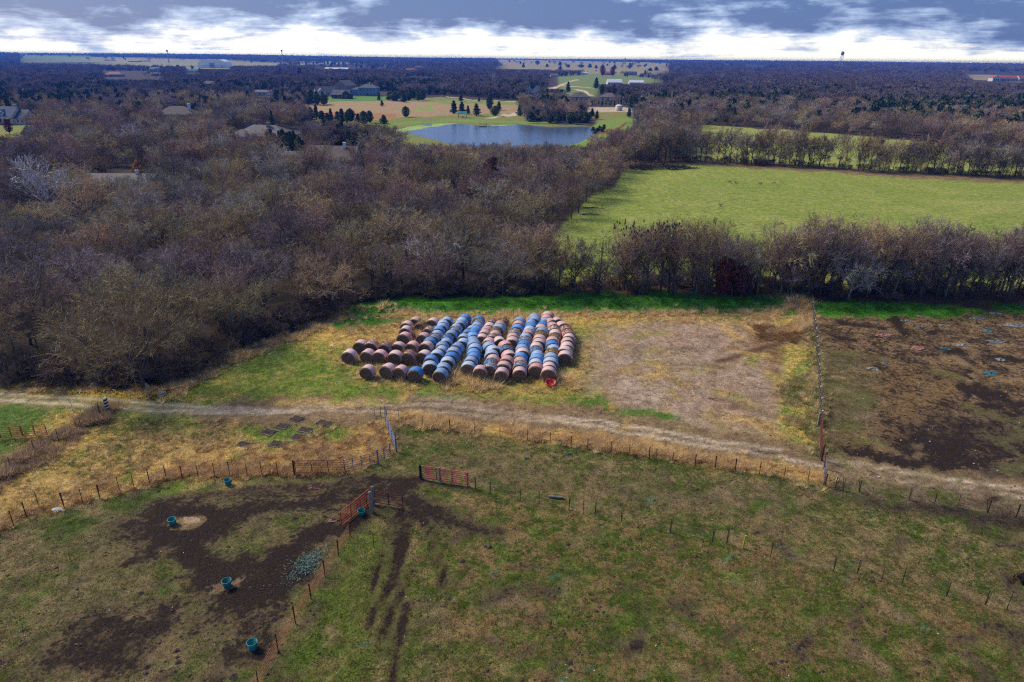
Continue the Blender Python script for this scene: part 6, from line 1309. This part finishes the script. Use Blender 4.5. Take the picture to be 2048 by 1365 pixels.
# tall dead grass: fence strips, round the bales, banks
TX, TY, TS, TC = [], [], [], []
DEAD = [(.86, .66, .34), (.78, .57, .28), (.66, .47, .24), (.90, .72, .40), (.56, .39, .21)]
def tall(pts, n_, wd, s0, s1, cols=DEAD, kind='line'):
    p = W(pts)
    if kind == 'line':
        L_ = [math.hypot(*(p[i + 1] - p[i])) for i in range(len(p) - 1)]; T = sum(L_)
        for _ in range(n_):
            u = rng.random() * T; i = 0
            while i < len(L_) - 1 and u > L_[i]: u -= L_[i]; i += 1
            q = p[i] + (p[i + 1] - p[i]) * (u / L_[i]); x_ = q[0] + rng.gauss(0, wd); y_ = q[1] + rng.gauss(0, wd); nn = float(fbm(np.array([x_ * .8]), np.array([y_ * .8]), 14, 3)[0])
            if nn < .36: continue
            TX.append(x_); TY.append(y_); TS.append(rng.uniform(s0, s1) * min(1.2, .55 + (nn - .36) * 2.2)); TC.append(rng.choice(cols))
    else:
        x0, y0 = p.min(0); x1, y1 = p.max(0); x = nrng.uniform(x0, x1, n_ * 3); y = nrng.uniform(y0, y1, n_ * 3); k = (region(x, y, p, 'poly', 0, wd) > nrng.random(n_ * 3)) & (fbm(x * .45, y * .45, 14, 3) > .42); x, y = x[k][:n_], y[k][:n_]
        TX.extend(x); TY.extend(y); TS.extend(nrng.uniform(s0, s1, len(x))); TC.extend(rng.choice(cols) for _ in x)
tall([(800, 838), (900, 849), (1000, 861), (1120, 877), (1300, 901), (1450, 926), (1640, 957)], 3000, .62, .4, .95)
tall([(800, 846), (900, 857), (1000, 868), (1120, 884), (1300, 910), (1450, 934), (1640, 965)], 300, .25, .3, .7, [(.25, .15, .09), (.3, .17, .09)])
tall([(0, 1056), (28, 1040), (54, 1025), (129, 1008), (200, 990), (269, 972), (333, 950), (460, 946), (590, 942), (690, 940), (757, 922)], 1300, .40, .35, .85, DEAD + [(.34, .17, .07)] * 3)
tall([(230, 950), (420, 890), (560, 895), (700, 850), (775, 845), (785, 900), (690, 935), (500, 945), (330, 948), (150, 990), (60, 1020)], 3000, 3, .3, .75, DEAD + [(.36, .2, .09)] * 2, 'poly')
tall([(40, 870), (240, 840), (520, 850), (420, 900), (100, 1010), (30, 1010), (60, 930)], 2200, 3, .2, .5, DEAD + [(.2, .22, .05)] * 3, 'poly')
tall([(210, 822), (195, 838), (163, 862), (118, 886), (70, 910), (23, 945), (-20, 980)], 800, .75, .6, 1.5, [(.36, .25, .17), (.44, .31, .19), (.30, .22, .17), (.5, .35, .2)])
tall([(690, 636), (760, 628), (900, 634), (1050, 632), (1200, 630), (1400, 628), (1600, 624)], 1500, .9, .5, 1.1)
tall([(1560, 612), (1600, 610), (1615, 625), (1590, 660)], 260, .8, .8, 1.7)
tall([(1330, 640), (1440, 636), (1590, 640)], 600, 1.1, .4, .8)
tall([(1625, 640), (1630, 700), (1634, 760), (1638, 830), (1640, 905)], 700, .5, .4, .9, DEAD + [(.12, .2, .04)] * 3)
tall([(1560, 770), (1630, 740), (1636, 860), (1570, 850)], 800, 1.5, .4, .8, DEAD + [(.14, .22, .04)] * 4, 'poly')
tall([(690, 650), (1130, 636), (1190, 700), (1160, 780), (1000, 790), (740, 778), (660, 720)], 2600, 2, .35, .8, DEAD + [(.18, .22, .04)], 'poly')
tall([(1530, 690), (1600, 690), (1612, 650), (1500, 650)], 420, 1, .3, .7, [(.36, .2, .08), (.25, .15, .08), (.42, .26, .11)], 'poly')
tall([(340, 790), (395, 755), (440, 730), (500, 705), (560, 683), (640, 655), (690, 634)], 1100, 1.0, .5, 1.2)
tall([(40, 775), (200, 780), (330, 792)], 500, .7, .4, .9, DEAD + [(.5, .33, .02)] * 2)
for bx, by in bale_xy:      # weeds grown up between the bales
    for _ in range(9):
        a = rng.uniform(0, 6.28); q = rng.uniform(.75, 1.0); TX.append(bx + math.cos(a) * q); TY.append(by + math.sin(a) * q * .8); TS.append(rng.uniform(.6, 1.2)); TC.append(rng.choice(DEAD))
for (a, b_, k_) in ((826, 665, 50), (850, 665, 45), (1003, 670, 36), (1012, 655, 30), (1022, 700, 24), (1065, 700, 30), (1012, 735, 20), (905, 735, 30), (1120, 700, 30), (1100, 668, 30), (960, 700, 24), (870, 700, 24), (1125, 760, 26), (905, 762, 40), (960, 765, 40), (835, 655, 50), (845, 668, 40), (858, 680, 30), (1010, 668, 40), (1122, 655, 30), (920, 700, 20), (945, 712, 20), (1035, 700, 20), (1060, 690, 20), (1090, 670, 20), (1095, 700, 20)):
    x, y = P(a, b_)
    for _ in range(k_): TX.append(x + rng.gauss(0, .8)); TY.append(y + rng.gauss(0, .9)); TS.append(rng.uniform(.8, 1.9)); TC.append(rng.choice(DEAD[:4]))
c = np.array(TC) * nrng.uniform(.7, 1.35, (len(TC), 1)); grass('tall_grass', tall_c, np.array(TX), np.array(TY), np.array(TS), c, 'dead straw-coloured tall grass along fences, banks and around the bales')
# lush long grass on the bank
TX, TY, TS, TC = [], [], [], []
GR = [(.10, .31, .02), (.13, .33, .03), (.07, .24, .015), (.17, .34, .04)]
tall([(690, 630), (800, 619), (950, 611), (1100, 607), (1300, 607), (1450, 608), (1590, 607)], 3400, 1.5, .35, .65, GR); tall([(1640, 617), (1720, 616), (1800, 621), (1870, 626), (1940, 628)], 1500, 1.3, .35, .6, GR); tall([(1985, 620), (2100, 621)], 400, 1.3, .3, .5, GR)
c = np.array(TC) * nrng.uniform(.6, 1.4, (len(TC), 1)); grass('bank_grass', tall_c, np.array(TX), np.array(TY), np.array(TS), c, 'lush bright green grass on the low bank behind the bales')
# small yellow flowers below the tan tree
fl = MB(); mat('yellow_flower', (.70, .45, .01), (.6, .38, .01), 9, .8)
for _ in range(420):
    g = G(rng.gauss(250, 60), rng.gauss(797, 5)); z = rng.uniform(.15, .5); s = rng.uniform(.03, .07); fl.add([(g.x - s, g.y, g.z + z), (g.x + s, g.y - s, g.z + z), (g.x, g.y + s, g.z + z + s), (g.x, g.y, g.z + z - s)], [(0, 1, 2), (0, 3, 1)])
tag(fl.obj('wildflowers', MATS['yellow_flower']), 'yellow wildflowers in the verge below the broad tan tree', 'flowers', kind='stuff')

# ------------------------------------------------------------------ the air
hz = MB(); hz.box((0, 8000, 23), (40000, 19000, 100)); hm = bpy.data.materials.new('haze'); hm.use_nodes = True; t = hm.node_tree; t.nodes.clear()
pv = N(t, 'ShaderNodeVolumePrincipled'); pv.inputs['Color'].default_value = (.05, .22, 1.0, 1); pv.inputs['Absorption Color'].default_value = (.30, .32, .40, 1); pv.inputs['Density'].default_value = HAZE; pv.inputs['Anisotropy'].default_value = .2
ou = N(t, 'ShaderNodeOutputMaterial'); t.links.new(pv.outputs[0], ou.inputs['Volume'])
o = hz.obj('haze', hm); o['kind'] = 'stuff'
